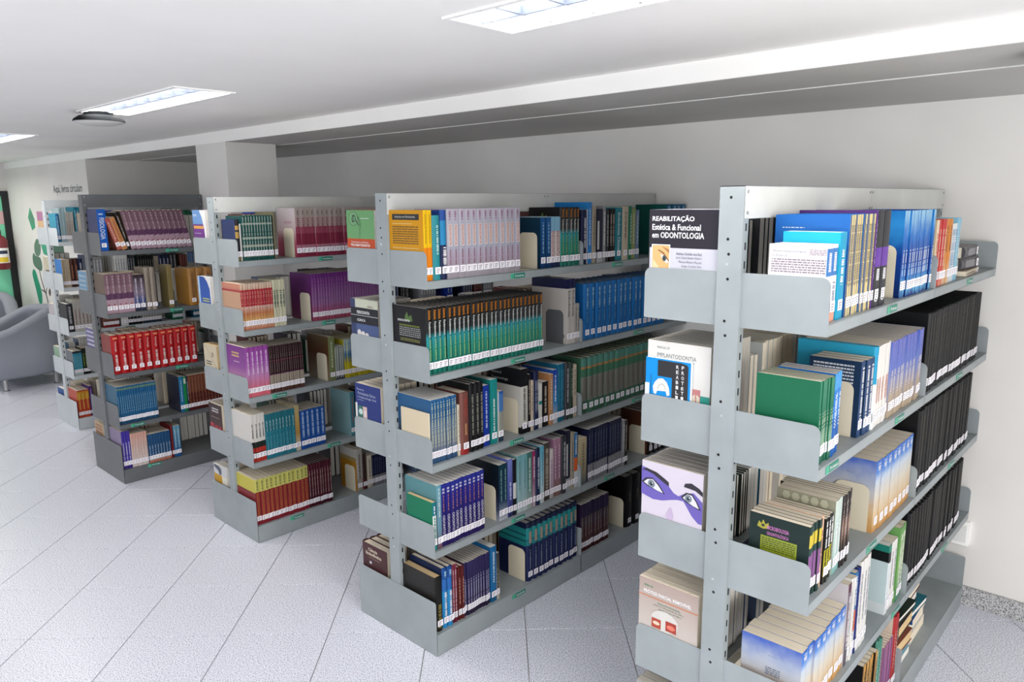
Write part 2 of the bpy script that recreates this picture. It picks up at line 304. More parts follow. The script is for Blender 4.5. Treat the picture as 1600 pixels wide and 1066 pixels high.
'blackwhite': ('C|0#1c1c24,.3#dcdcdc,.58#1c1c24', '#1c1c24', 0, 'white', [], 'black paperback with white spine strip'),
'aquatall': ('L|0#c8d0d0,.25#9ab8bc,1#6fa8ae', '#7fb0b4', 0, 'white', [('D', '#4f8088', .4, .9, .2)], 'tall aqua grey paperback'),
'greenteal': ('L|0#b0bcb4,.4#5c8c84,1#3f746c', '#48786e', 0, 'white', [('D', '#cadad0', .3, .9, .35)], 'sea green paperback'),
'magenta': ('L|0#c8b8c0,.5#8a5a78,1#a0285c', '#8a2c5a', 0, 'white', [('D', '#e8d8e0', .5, .9, .5)], 'mauve and magenta paperback'),
'lightcyan': ('L|0#d8dcdc,.5#9ccad8,1#58acc8', '#7abcd0', 0, 'white', [('D', '#3a6a80', .3, .9, .2)], 'light cyan paperback'),
'brownpat': ('L|0#3a3430,.5#6a5c54,1#4a4440', '#3f3834', 0, 'white', [('D', '#b0a494', .2, .9, .5)], 'mottled brown paperback'),
'whitepink': ('L|0#b8b0b4,.5#d8c4cc,1#d8d0cc', '#d8c8cc', 0, 'white', [('D', '#8a5a8a', .2, .8, .3)], 'white and pink paperback'),
'mauve': ('L|0#8a6a5a,.5#946a84,1#b08098', '#98708a', 0, 'white', [('D', '#e0ccd4', .3, .9, .3)], 'mauve paperback'),
'greyblack': ('#5c5a5e', '#6a6668', 1, 'cream', [('R', '#8a888c', .2, .3, .8, .8)], 'thick grey book'),
'redcreamtan': ('#8a3a30', '#8a4a38', 1, 'tan', [], 'tan-paged book'),
'creampat': ('L|0#5a6a70,.3#a89c7c,1#c4b490', '#b0a484', 0, 'cream', [('D', '#7a6a4a', .3, .9, .3)], 'mottled cream paperback'),
'navyband': ('C|0#8e8c90,.33#161c3c', '#161c3c', 0, 'white', [('D', '#9a98a0', .05, .28, .4), ('D', '#6a7498', .4, .9, .2)], 'dark navy paperback with grey lower spine'),
'brownwhite': ('C|0#1c1818,.6#6a3a24', '#5a3424', 1, 'white', [('R', '#d8d4d0', .25, .2, .75, .45)], 'dark brown hardcover with white mark'),
'leather': ('#1b1a18', '#2a2827', 1, 'tan', [('D', '#8a7a30', .06, .5, .5)], 'thick worn black hardcover with yellowed pages'),
'bluegloss': ('C|0#2a8cc8,.15#2a8cc8,.62#2f6cb8,.82#1f4f96', '#142448', 1, 'cream', [('D', '#e4ecf4', .2, .6, .5), ('D', '#9ac8e8', .85, .95, .5)], 'glossy blue hardcover with white lettering'),
'pinkmaroon': ('L|0#6a1f30,1#8a3a50', '#70283c', 0, 'cream', [('D', '#e0c0c8', .2, .9, .5)], 'thin maroon and pink paperback'),
'maroonred': ('#5a1c1c', '#5c2020', 1, 'cream', [('D', '#d8a890', .3, .8, .3)], 'maroon cloth book'),
'purpledots': ('L|0#2c1f3c,.5#2f2850,1#342c5c', '#2c2650', 0, 'grey', [('D', '#a8a4c8', .2, .68, .4)], 'slim dark purple paperback of a set'),
'blue3': ('C|0#1f5f8c,.2#1f6fa8', '#1a5f94', 0, 'white', [('D', '#d8e4ec', .35, .9, .3)], 'medium blue paperback'),
'pattern': ('L|0#d0c8b8,1#4a4440', '#a8a090', 0, 'white', [('D', '#2c2824', .1, .95, .7)], 'black and cream patterned paperback'),
'navyteal': ('C|0#1a2450,.62#1f7a80,.7#1a6068,.72#1f8a8c,.92#141c40', 'C|0#182048,.6#1f8080,.68#13303c,.7#1f8080,.78#13303c,.8#1f8080,.9#141c40', 1, 'white', [('R', '#b09a8a', .28, .66, .72, .86), ('D', '#8a94b0', .2, .55, .18)], 'navy hardcover with teal bands'),
'purplebrown': ('C|0#4a1c1c,.12#4f2c28,.5#4a3a3c,.72#2a1c40', '#2a1c3c', 0, 'grey', [('D', '#a8a0a8', .3, .7, .18)], 'slim purple and brown paperback'),
'blackbig': ('#0c0c0d', '#0a0a0b', 1, 'grey', [('D', '#5a4a30', .5, .7, .2)], 'very thick black volume'),
'navygold': ('C|0#8a7a4a,.12#1c1c28,.5#1c1c28,.55#b8924a,.7#1c1c28,.75#b8924a,.85#241c28', '#1f2f5c', 1, 'cream', [], 'navy hardcover with gilt spine bands'),
'whitethin': ('#dcdcd8', '#dcdcd8', 0, 'white', [], 'thin white booklet'),
'tealstripe': ('C|0#16504c,.08#9a9a88,.1#16504c,.3#b0b0a0,.35#16504c,.48#a8b0a4,.52#16504c,.75#16504c,.8#a8b0a4,.84#16504c', '#1a4f4e', 0, 'white', [('D', '#b8c4b8', .22, .98, .35)], 'slim teal striped volume'),
'olivebrown': ('#6a6450', '#6a644c', 1, 'cream', [], 'olive brown book'),
'pinkgrad': ('C|0#8a3048,.12#b07888,.25#8a2f48,.48#a04a60,.62#b89a98,.82#b4a8a0', 'L|0#a03c58,.3#b85a70,.55#bca8aa,1#bcb4b8', 0, 'cream', [('D', '#7a4a50', .62, .8, .35), ('D', '#5a4038', .86, .95, .2)], 'pinkish grey volume with dark pink band'),
'redwhite': ('L|0#c8704a,.12#e0c0a8,.2#dcae6a,.35#c87a50,.5#d8b4a8,.52#b02030,.86#b02030,.88#d8b8a0,1#ddc4b0', 'C|0#c89070,.1#c49a7c,.82#a83a38,.86#c07868,.9#c8866c', 0, 'cream', [('D', '#e0a8a0', .55, .83, .3)], 'paperback with red and cream spine'),
'creamgreen': ('C|0#d8d4b8,.3#d6d2b4', '#d8d4b8', 0, 'cream', [('D', '#3a5a58', .4, .78, .55)], 'cream paperback with dark green title'),
'purplegrad': ('L|0#a84a60,.15#b05a78,.4#9a6aa0,.8#7a3a84,1#6a2c78', 'L|0#6a2c50,.5#5a2058,1#6a2474', 0, 'cream', [('D', '#c8a0c4', .3, .9, .15)], 'slim purple volume fading to pink'),
'violetpink': ('L|0#e86a78,.2#d87a90,.45#c48ac0,.7#a85ab0,1#9a48a0', 'L|0#d89098,.3#c08aa8,.6#8c4a98,1#7c3488', 0, 'cream', [('D', '#e8d0ec', .45, .9, .3)], 'violet paperback fading to coral pink'),
'maroonwhite': ('C|0#5a3a34,.08#a89c8c,.38#5a1c4a,.4#2c1218,.66#6a1c38,.68#2c1218,.98#5a4a4a', '#2c1820', 0, 'cream', [('D', '#a89490', .42, .95, .2)], 'slim dark maroon volume with beige foot'),
'olive': ('#7a8456', 'L|0#8a7a68,.6#5a3420,1#5c4a30', 0, 'cream', [('D', '#c8ccb0', .3, .9, .3)], 'olive-spined book with brown cover'),
'thinmix': ('L|0#3a3a48,.4#8a9a94,1#a0a89c', '#4a4a50', 0, 'white', [('R', '#d8d8d4', 0, .05, .3, .95)], 'thin grey and white paperback'),
'bluecanary': ('L|0#c8b828,.4#ccbc2c,.6#4a88b8,.75#b8ccd4,1#a0b8c0', '#b8ac30', 0, 'cream', [('D', '#3a6a98', .4, .9, .3)], 'yellow and blue paperback'),
'whitered2': ('C|0#b8382c,.1#1c2420,.2#b8342c,.3#242c28,.42#e0dcd6', 'C|0#25352f,.3#2c4a40,.38#b03a34,.41#dcd8d2', 0, 'cream', [('D', '#3a3c40', .5, .8, .35)], 'white paperback with red and black foot'),
'tealvol': ('C|0#2a7a8c,.58#2f8496,.6#25707e', '#2a7484', 0, 'cream', [('D', '#b0ccd0', .62, .85, .3), ('D', '#7aaab4', .2, .5, .15)], 'teal blue volume of a set'),
'creamgold': ('L|0#d0ccb8,.4#b08a48,.7#c0a060,1#b4a880', '#b0a078', 0, 'cream', [], 'cream and gold mottled book'),
'bluevol': ('#1f509c', '#1c4a90', 0, 'cream', [('D', '#a8c0e0', .3, .95, .4)], 'bright blue volume'),
'palecyan': ('#4a8a9a', '#7fa4a8', 0, 'cream', [('D', '#c05040', .3, .9, .2)], 'pale cyan book'),
'canaryred': ('C|0#8a2430,.1#8a2430,.72#d0cc70', 'C|0#8a3034,.68#6a2028,.7#ccc050', 0, 'cream', [('R', '#b85a28', .25, .16, .75, .7), ('D', '#5a2a18', .2, .68, .25), ('D', '#7a7a3a', .76, .96, .4)], 'dictionary with red spine and pale yellow top'),
'maroonvol': ('#4a1424', '#401020', 1, 'grey', [('D', '#b8a09c', .25, .85, .3)], 'dark maroon volume'),
'goldwhite': ('C|0#a8a094,.3#b8b4ac', 'C|0#b07a20,.7#a08a5a,.8#b8b4ac', 0, 'cream', [('D', '#5a3a2c', .3, .9, .3)], 'white-spined book with golden cover'),
'darkbrown': ('C|0#5a1c24,.3#3a2420', '#3a2420', 1, 'cream', [], 'dark brown book'),
'fisio': ('#1560c0', '#3a4474', 0, 'white', [('V', '#e8eef8', 'FISIOLOGIA', .28, .8, .55), ('R', '#dde4f0', .2, .87, .7, .9)], 'thick bright blue book reading FISIOLOGIA'),
'pinkred': ('L|0#c06a5a,1#b0544a', '#a84a40', 0, 'cream', [('D', '#e8c8b8', .3, .9, .3)], 'leaning dull red paperback'),
'orangeold': ('#c88a58', '#c07c48', 0, 'cream', [('D', '#a04a34', .3, .9, .3)], 'leaning faded orange paperback'),
'mauvepat': ('C|0#b090a0,.04#b89aa8,.36#644060,.5#8a6a76,.7#7c5c68', '#7a6658', 0, 'cream', [('D', '#b8a0a8', .5, .95, .3), ('R', '#a04a48', .3, .2, .6, .24)], 'mauve patterned paperback with pale foot', .08),
'darkmulti': ('L|0#2c2c34,.3#4a5a90,.5#8a7a8c,1#2c1c24', '#2a2430', 0, 'cream', [('D', '#c8c4d0', .1, .9, .3)], 'dark multicoloured paperback'),
'beigegrey': ('#9a8e82', '#948878', 1, 'cream', [('D', '#7a6e62', .3, .9, .2)], 'beige grey cloth volume'),
'oliveworn': ('#8a7a50', '#7a6a40', 0, 'cream', [], 'worn olive brown book standing alone'),
'gold': ('C|0#b07a28,.1#b8854a', '#b8801c', 1, 'cream', [('D', '#7a5838', .2, .9, .35)], 'thick golden brown hardcover'),
'redbig': ('#b4151c', '#96403c', 1, 'cream', [('V', '#e8c8c0', 'Patologia', .52, .9, .3), ('R', '#e88a60', .25, .9, .8, .95), ('D', '#e8d8d4', .2, .5, .3)], 'thick red hardcover of a set'),
'bluevolt': ('C|0#1c4a6c,.1#1a5a88,.28#1f6a9c,.3#1a5c8c,.72#1a5c8c,.9#6a8a70,.95#1a5c8c', '#3c6c88', 0, 'cream', [('D', '#8ab4c4', .3, .75, .3)], 'slim blue volume of a set'),
'cyanblue': ('#2478a8', '#2a2c44', 0, 'cream', [('D', '#b0d0e0', .3, .9, .3)], 'blue book with dark cover'),
'greenbright': ('#1f8a4c', '#1c7a44', 0, 'cream', [('R', '#d8dcd4', .2, .8, .8, .95)], 'bright green book'),
'brownred': ('C|0#5a2420,.5#784434', '#6a3a2c', 0, 'cream', [('D', '#a87a5a', .2, .95, .2)], 'reddish brown volume'),
'purplewhite': ('C|0#3c2c84,.12#c8c4d8,.2#4434a0', '#9a8cac', 0, 'cream', [('D', '#c8c4e0', .2, .7, .4)], 'purple-spined book with lilac cover'),
'pinkwhite': ('L|0#dcd0cc,.5#dcc4bc,1#d8a090', '#dcc4bc', 0, 'cream', [('D', '#c09088', .3, .7, .2)], 'pale pink paperback'),
'bluewhite': ('C|0#c87a60,.08#c8c4c4,.1#24507c', '#1f4870', 0, 'cream', [('D', '#a8bcd0', .15, .6, .3)], 'slim blue paperback with white print'),
'redthin': ('#7c2028', '#70181f', 1, 'cream', [], 'thin dark red book'),
'bluelight': ('L|0#1c5a9c,1#6aa4bc', '#3a80ac', 0, 'cream', [('D', '#d0e0e8', .3, .9, .3)], 'leaning light blue book'),
'bluebook': ('#2a7ab0', '#2a98b4', 0, 'white', [('D', '#d8e8ec', .2, .9, .3)], 'blue paperback'),
'greycyan': ('#9cb4b8', '#9cb0b4', 0, 'white', [('D', '#6a8a94', .2, .9, .2)], 'grey cyan volume'),
'creamvol': ('C|0#d0ccc4,.1#bcb8b0', '#c8c4ba', 0, 'cream', [('D', '#8a6a68', .2, .7, .4)], 'cream volume'),
'tealtall': ('#1c7a94', '#1c7088', 0, 'white', [('D', '#c8dce0', .2, .9, .3)], 'tall teal book'),
'creampaper': ('#c8b496', '#2a80cc', 0, 'tan', [('D', '#8a7458', .05, .95, .3)], 'cream bound booklet'),
'darkred': ('#4a2824', '#42221e', 1, 'cream', [('D', '#b87a50', .3, .8, .3)], 'dark red hardcover'),
'aquavol': ('C|0#c8d4d4,.15#3a98b0,.9#2a3a44', '#7c8088', 0, 'cream', [('D', '#a8d0d8', .3, .8, .2)], 'slim aqua volume'),
'blacklime': ('#1c1f1c', '#181a18', 0, 'cream', [('D', '#8ab040', .3, .8, .4)], 'black book with lime green lettering'),
'orangeyel': ('C|0#c8482c,.66#d89a30,.95#c8482c', '#cc5a48', 0, 'cream', [('D', '#f0d060', .3, .9, .3)], 'orange and yellow book'),
'purplethin': ('#5a3480', '#54307a', 0, 'cream', [('D', '#c8b0d8', .3, .9, .3)], 'purple book'),
# books of the back side: their front covers face the aisle end
'reab': ('#2c2a32', 'C|0#c9c9d4,.615#2e2b34', 1, 'white', [], 'black and grey dental rehabilitation book'),
'protetica': ('#1592e0', '#1592e0', 0, 'white', [], 'small bright blue and black prosthetics book'),
'implanto': ('#e8e6e2', '#e6e4e0', 0, 'grey', [], 'white implantology manual'),
'eyes': ('#cfc6dc', '#ddd4e2', 0, 'grey', [], 'pale lilac book with a purple eye mask cover'),
'parcial': ('#c8b4ac', 'L|0#dcd6d0,.5#d0c4bc,1#b8a49c', 0, 'cream', [], 'beige partial prosthesis book'),
'greyrow': ('#a8a8a4', '#a4a4a0', 0, 'grey', [], 'grey paperback'),
'trauma': ('#6aa06c', 'C|0#c85028,.56#6fa66e', 0, 'white', [], 'green and orange book'),
'perio': ('#1c2c5c', 'C|0#4c5c88,.6#24242c,.86#c9ccb8', 0, 'grey', [], 'navy and cream periodontics book'),
'protclin': ('#2c3c80', '#2c3a7c', 0, 'cream', [], 'dark blue clinical manual'),
'ciencia': ('#4c2c30', '#503034', 1, 'cream', [], 'maroon hardcover reading Ciência Endodôntica'),
'bluepurple': ('#6a7cc0', 'C|0#6a2c80,.7#6a94c8', 0, 'white', [], 'blue and purple book with a white curve'),
'bluecurve': ('#7ab0e0', 'L|0#5a9ad8,.4#2a5cb8,1#1f4ca0', 0, 'white', [], 'bright blue book with a pale edge'),
'creamold': ('#d8c8a8', '#d6c8ac', 0, 'tan', [], 'old cream paperback'),
'darkmaroon': ('#3c282c', 'L|0#a81c2c,.44#8a2430,.56#44302f,1#3c2a2c', 0, 'cream', [], 'dark maroon book'),
'whitegold': ('#dcdce0', 'C|0#d0a030,.76#d8d8dc', 0, 'white', [], 'white and golden yellow book'),
'skycover': ('#8ab4d4', '#7cacd0', 0, 'white', [], 'sky blue paperback'),
'violetcover': ('#6a64a0', '#6c66a0', 0, 'white', [], 'violet paperback with white lines'),
'tancover': ('#d0b894', '#d0b08c', 0, 'cream', [], 'tan paperback'),
'pinkorange': ('#d8a0b0', 'C|0#e8c08c,.68#b87aa0', 0, 'white', [], 'pink and orange paperback'),
'creamline': ('#dcd0b0', '#dcd4b8', 0, 'white', [], 'cream booklet with dark foot'),
'greencover': ('#8ab49a', 'L|0#5a9a70,1#a8c4a8', 0, 'cream', [], 'pale green paperback'),
'bluecover': ('#2a5aa4', '#2c5ca8', 0, 'white', [], 'blue paperback'),
}
# prints on the covers of the first book of a set: P across (left to right as seen from the end), Q up
CV = {
'reab': [('T', '#e8e8ea', 'REABILITAÇÃO', .06, .78, .66, .135, 1), ('T', '#e8e8ea', 'Estética & Funcional', .06, .685, .75, .075, 1), ('T', '#e8e8ea', 'em ODONTOLOGIA', .06, .575, .8, .075, 1),
 ('R', '#f2f0ee', .06, .15, .35, .5), ('R', '#e8b074', .075, .15, .335, .492), ('P', '#f4d0a0', [(.09, .16), (.2, .16), (.16, .3), (.09, .34)]), ('P', '#8a5a34', [(.16, .42), (.24, .39), (.335, .31), (.335, .33), (.25, .405), (.17, .435)]), ('P', '#a87848', [(.18, .485), (.335, .44), (.335, .4), (.26, .455)]), ('P', '#dfe4e6', [(.2, .385), (.26, .37), (.33, .31), (.3, .295), (.24, .33)]), ('E', '#3f5058', .26, .345, .03, .03), ('E', '#101418', .26, .345, .013, .014),
 ('T', '#4a4a58', 'Andréa Cândido dos Reis', .42, .4, .36, .03), ('T', '#4a4a58', 'José Carlos Rabelo Ribeiro', .42, .345, .36, .03), ('T', '#4a4a58', 'Marcos Ribeiro Moysés', .46, .29, .32, .03), ('T', '#4a4a58', 'Sérgio Candido Dias', .5, .235, .28, .028)],
'protetica': [('P', '#222226', [(.28, .56), (.28, .94), (.8, .94), (.92, .92), (.95, .88), (.95, 0), (.6, 0), (.6, .56)]), ('R', '#1592e0', .24, .14, .6, .56), ('P', '#f2efe8', [(.22, .22), (.2, .36), (.24, .46), (.32, .54), (.42, .55), (.5, .5), (.55, .4), (.56, .26), (.5, .2), (.48, .27), (.3, .27), (.27, .2)]), ('P', '#1592e0', [(.3, .3), (.34, .4), (.4, .44), (.46, .4), (.49, .3)]), ('P', '#f2efe8', [(.32, .32), (.36, .4), (.4, .42), (.45, .38), (.47, .32)]), ('R', '#e4e8f0', 0, .06, .1, .36), ('R', '#1c3040', .13, .12, .14, .6)]
 + [('T', '#f2f2f2', c, .69, .82-.105*i, .05, .075, 1) for i, c in enumerate('REABILIT')] + [('T', '#f2f2f2', c, .81, .82-.105*i, .05, .075, 1) for i, c in enumerate('PROTÉTIC')],
'implanto': [('T', '#5a6468', 'MANUAL DE', .16, .83, .2, .028), ('T', '#4a5c64', 'IMPLANTODONTIA', .16, .73, .62, .055), ('T', '#7a8488', 'clínica', .62, .68, .14, .03), ('R', '#2a9a8c', 0, 0, 1, .15), ('R', '#c88080', .72, .15, .88, .32), ('P', '#e8dcc8', [(.72, .1), (.72, .24), (.79, .28), (.8, .1)]), ('P', '#e8dcc8', [(.81, .1), (.81, .28), (.88, .24), (.88, .1)])],
'eyes': [('P', '#6a58b4', [(0, .52), (0, .9), (.12, .9), (.3, .84), (.46, .68), (.56, .58), (.66, .6), (.78, .66), (1, .6), (1, .16), (.92, .15), (.8, .24), (.7, .4), (.66, .5), (.56, .48), (.44, .46), (.25, .43), (.1, .47)]),
 ('P', '#2a2430', [(0, .86), (.08, .9), (.25, .87), (.42, .76), (.46, .73), (.46, .66), (.36, .71), (.2, .82), (.08, .86)]), ('P', '#2a2430', [(.7, .72), (.72, .78), (.82, .8), (.94, .74), (1, .68), (1, .62), (.88, .7)]),
 ('P', '#241f2c', [(.02, .66), (.1, .745), (.2, .755), (.3, .69), (.37, .59), (.4, .545), (.28, .56), (.14, .6)]), ('P', '#e8e6ec', [(.06, .66), (.13, .725), (.2, .735), (.29, .67), (.37, .565), (.27, .57), (.15, .61)]), ('E', '#7a8a94', .17, .675, .065, .062), ('E', '#14161a', .17, .675, .028, .028), ('E', '#f4f4f4', .185, .69, .009, .009),
 ('P', '#241f2c', [(.66, .52), (.74, .6), (.84, .6), (.92, .5), (.98, .4), (.86, .41), (.74, .45)]), ('P', '#e8e6ec', [(.69, .52), (.76, .585), (.83, .585), (.9, .5), (.95, .42), (.85, .425), (.76, .46)]), ('E', '#7a8a94', .78, .52, .06, .058), ('E', '#14161a', .78, .52, .026, .026), ('E', '#f4f4f4', .795, .535, .009, .009),
 ('P', '#c9b4d4', [(.4, .26), (.5, .38), (.55, .24), (.52, .18), (.45, .2)])],
'parcial': [('T', '#2c8a58', 'Atlas de', .09, .855, .16, .035, 1), ('T', '#f4f2ee', 'PRÓTESE PARCIAL REMOVÍVEL', .09, .755, .8, .07, 1), ('R', '#e07a3c', 0, .715, 1, .726), ('T', '#2c7a50', 'Alexandre Bonachela', .33, .65, .38, .032), ('T', '#2c7a50', 'Karin H. Marquardt de Oliva', .27, .6, .5, .032), ('T', '#2c7a50', 'Jamile Cury da Silva', .35, .55, .38, .032),
 ('E', '#e8e4de', .46, .42, .24, .17), ('R', '#c04a30', .24, .34, .42, .48), ('E', '#f0d8c0', .33, .41, .06, .03), ('R', '#b83c2c', .5, .34, .68, .48), ('E', '#e8806a', .59, .4, .07, .035), ('R', '#e8e8e4', .245, .33, .415, .35)],
'trauma': [('E', '#2a3c2c', .3, .75, .16, .13), ('E', '#6fa66e', .3, .75, .15, .122), ('P', '#22302a', [(.24, .73), (.28, .82), (.36, .8), (.4, .72), (.34, .68), (.26, .67)]), ('E', '#6fa66e', .3, .745, .05, .04), ('P', '#22302a', [(.32, .82), (.34, .72), (.31, .73)]), ('P', '#22302a', [(.38, .7), (.52, .6), (.53, .62), (.4, .72)]), ('P', '#2a3c2c', [(.46, .84), (.56, .7), (.55, .6), (.5, .58), (.52, .53), (.535, .53), (.52, .585), (.57, .6), (.58, .7), (.48, .85)]), ('K', '#e8e8e0', .58, .85, .92, .875, 1), ('T', '#f0ece4', 'Tratamento em Dentes', .16, .36+.1, .7, .045), ('T', '#f4f2ee', 'TRAUMATIZADOS', .13, .405, .8, .045, 1)],
'perio': [('R', '#1c2c5c', 0, 0, .18, .5), ('R', '#1c2c5c', 0, .8, .18, 1), ('T', '#2c2c34', 'CLÍNICA', .62, .82, .3, .05, 1), ('T', '#e8e8e8', 'PERIODONTIA', .24, .69, .5, .06, 1), ('R', '#c8ccd0', 0, .645, 1, .653), ('T', '#e8e8e8', 'CLÍNICA', .24, .55, .32, .06, 1), ('E', '#e2dcd8', .3, .26, .08, .06), ('E', '#e2dcd8', .46, .23, .08, .06), ('E', '#e2dcd8', .62, .2, .08, .06)],
'protclin': [('T', '#c8d0e4', 'Manual de', .1, .84, .3, .05), ('T', '#c8d0e4', 'Periodontia Clínica', .14, .72, .72, .06), ('T', '#c8d0e4', 'e Implantologia Oral', .12, .63, .78, .06), ('K', '#a8b4d8', .12, .57, .4, .59, 1), ('R', '#e4e4e0', 0, .1, .09, .5), ('R', '#2c6a60', .12, .14, .36, .42), ('E', '#c8e0d8', .24, .28, .1, .07), ('R', '#d8b8b4', .36, .14, .52, .42), ('E', '#e8d8d4', .44, .26, .05, .09)],
'ciencia': [('T', '#e8dcc0', 'Ciência', .26, .66, .38, .1, 1), ('T', '#e8dcc0', 'Endodôntica', .16, .53, .66, .1, 1), ('K', '#b8a890', .28, .44, .72, .46, 1), ('R', '#d8d8e4', .3, .26, .4, .34)],
'bluepurple': [('P', '#eceae8', [(.55, 1), (1, 1), (1, 0), (.93, 0), (.85, .4), (.72, .75)]), ('R', '#e0a83c', .05, .4, .85, .56), ('K', '#6a2c80', .12, .42, .75, .6, 1), ('K', '#e8e8f0', .1, .28, .6, .31, 1), ('K', '#e8e8f0', .08, .77, .34, .84, 2)],
'bluecurve': [('P', '#a8cdea', [(0, 0), (0, 1), (.14, 1), (.14, 0)]), ('P', '#e8e6e2', [(.5, 1), (1, 1), (1, .2), (.9, .2), (.88, .6), (.72, .85)]), ('K', '#d8d84a', .3, .1, .8, .26, 2)],
'creamold': [('P', '#8a5a44', [(.12, .95), (.14, .95), (.95, .1), (.93, .1)]), ('K', '#3a3a40', .6, .6, .74, .76, 3), ('K', '#3a3a40', .15, .12, .55, .28, 2)],
'darkmaroon': [('K', '#e0dcdc', .25, .68, .75, .86, 2), ('K', '#c8b8b8', .15, .5, .8, .52, 1), ('E', '#c02c3c', .2, .2, .1, .07), ('E', '#a81c2c', .5, .13, .14, .08), ('E', '#c02c3c', .78, .1, .1, .06)],
'whitegold': [('P', '#5a6070', [(.05, 1), (.4, 1), (.62, .85), (.62, .66), (.45, .62), (.35, .75), (.05, .85)]), ('R', '#f0ecdc', .62, 0, 1, .62)],
'violetcover': [('K', '#e0dcec', .08, .2, .9, .9, 5), ('R', '#1f5a44', .2, .02, .95, .06)],
'skycover': [('K', '#b8d4e4', .1, .3, .9, .9, 5)],
'tancover': [('K', '#a0684c', .1, .4, .9, .9, 4)],
'creamline': [('P', '#a89458', [(.3, .9), (.34, .9), (.8, .4), (.76, .4)]), ('R', '#3c3830', .3, .05, 1, .12)],
'yellow': [('R', '#1a1712', .1, .79, .88, .92), ('T', '#e0dcd0', 'Soluções em Endodontia', .17, .825, .6, .05), ('K', '#f4e6b0', .1, .68, .68, .7, 1), ('K', '#6a4a10', .1, .22, .85, .64, 9), ('K', '#f4e6b0', .1, .12, .85, .15, 1)],
'anest': [('T', '#8a96a8', 'MANUAL DE', .06, .9, .22, .02), ('T', '#6a7484', 'Anestesiologia', .06, .82, .58, .05), ('T', '#6a7484', 'Clínica', .06, .74, .26, .045), ('K', '#9a8a98', .7, .78, .98, .9, 4), ('K', '#8a7a88', .05, .44, .98, .7, 8)],
'yellowblue': [('K', '#dce8f4', .1, .86, .4, .875, 1)],
'navytext': [('K', '#d8dce0', .08, .5, .86, .94, 10)],
'micro': [('P', '#a8a030', [(.15, .76), (.2, .9), (.24, .84), (.28, .9), (.33, .76), (.25, .7)]), ('E', '#202c2a', .24, .8, .03, .03), ('T', '#c878b8', 'MICROBIOLOGIA', .33, .72, .36, .075, 1), ('T', '#c878b8', 'ODONTOLÓGICA', .33, .62, .36, .07, 1), ('R', '#8c9a20', .22, .3, .82, .58), ('K', '#3c4410', .24, .34, .8, .55, 5)],
'aquahex': [('P', '#8c8a70', [(.1+.16*i+.02, .86), (.1+.16*i+.11, .86), (.1+.16*i+.15, .93), (.1+.16*i+.11, .995), (.1+.16*i+.02, .995), (.1+.16*i-.02, .93)]) for i in range(5)] + [('P', '#b8b69c', [(.1+.16*i+.027, .872), (.1+.16*i+.103, .872), (.1+.16*i+.137, .93), (.1+.16*i+.103, .983), (.1+.16*i+.027, .983), (.1+.16*i-.007, .93)]) for i in range(5)],
'sand': [('K', '#4a5a80', .45, .78, .6, .79, 1), ('K', '#5a6a84', .42, .5, .66, .62, 4)],
'endogreen': [('P', '#4a6a24', [(.38, .68), (.4, .84), (.48, .9), (.52, .76), (.6, .82), (.62, .68)]), ('T', '#e8e8e8', 'ENDODONTIA', .16, .68, .38, .05, 1), ('K', '#8a9a30', .2, .57, .8, .61, 2), ('K', '#9a9a9a', .2, .35, .82, .55, 6), ('K', '#8a8a40', .22, .22, .8, .28, 2)],
'evid': [('E', '#2c2c30', .88, .12, .05, .03), ('E', '#cac4bd', .88, .12, .03, .015)],
'bigaqua': [('K', '#5a7a80', .15, .3, .8, .68, 12), ('R', '#c8ccce', .1, .06, .45, .14), ('K', '#303438', .12, .07, .43, .13, 3)],
'whiteblack': [('T', '#c8c8c4', 'Endodontia &', .12, .88, .3, .04), ('T', '#c8c8c4', 'Traumatologia', .12, .78, .5, .05), ('R', '#b8b4a8', .05, .03, .3, .09)],
'violetpink': [('K', '#e0c060', .28, .75, .66, .87, 2), ('K', '#e0c8d8', .38, .66, .66, .69, 1)],
'redwhite': [('K', '#a87850', .2, .2, .85, .76, 14)],
'purplegrad': [('K', '#c0a060', .34, .78, .7, .89, 2)],
'pinkgrad': [('K', '#8a5068', .4, .68, .8, .73, 2)],
'fisio': [],
'greencloth': [],
'bluebook': [('K', '#c0dce4', .15, .4, .85, .9, 6)],
'blacks': [],
}
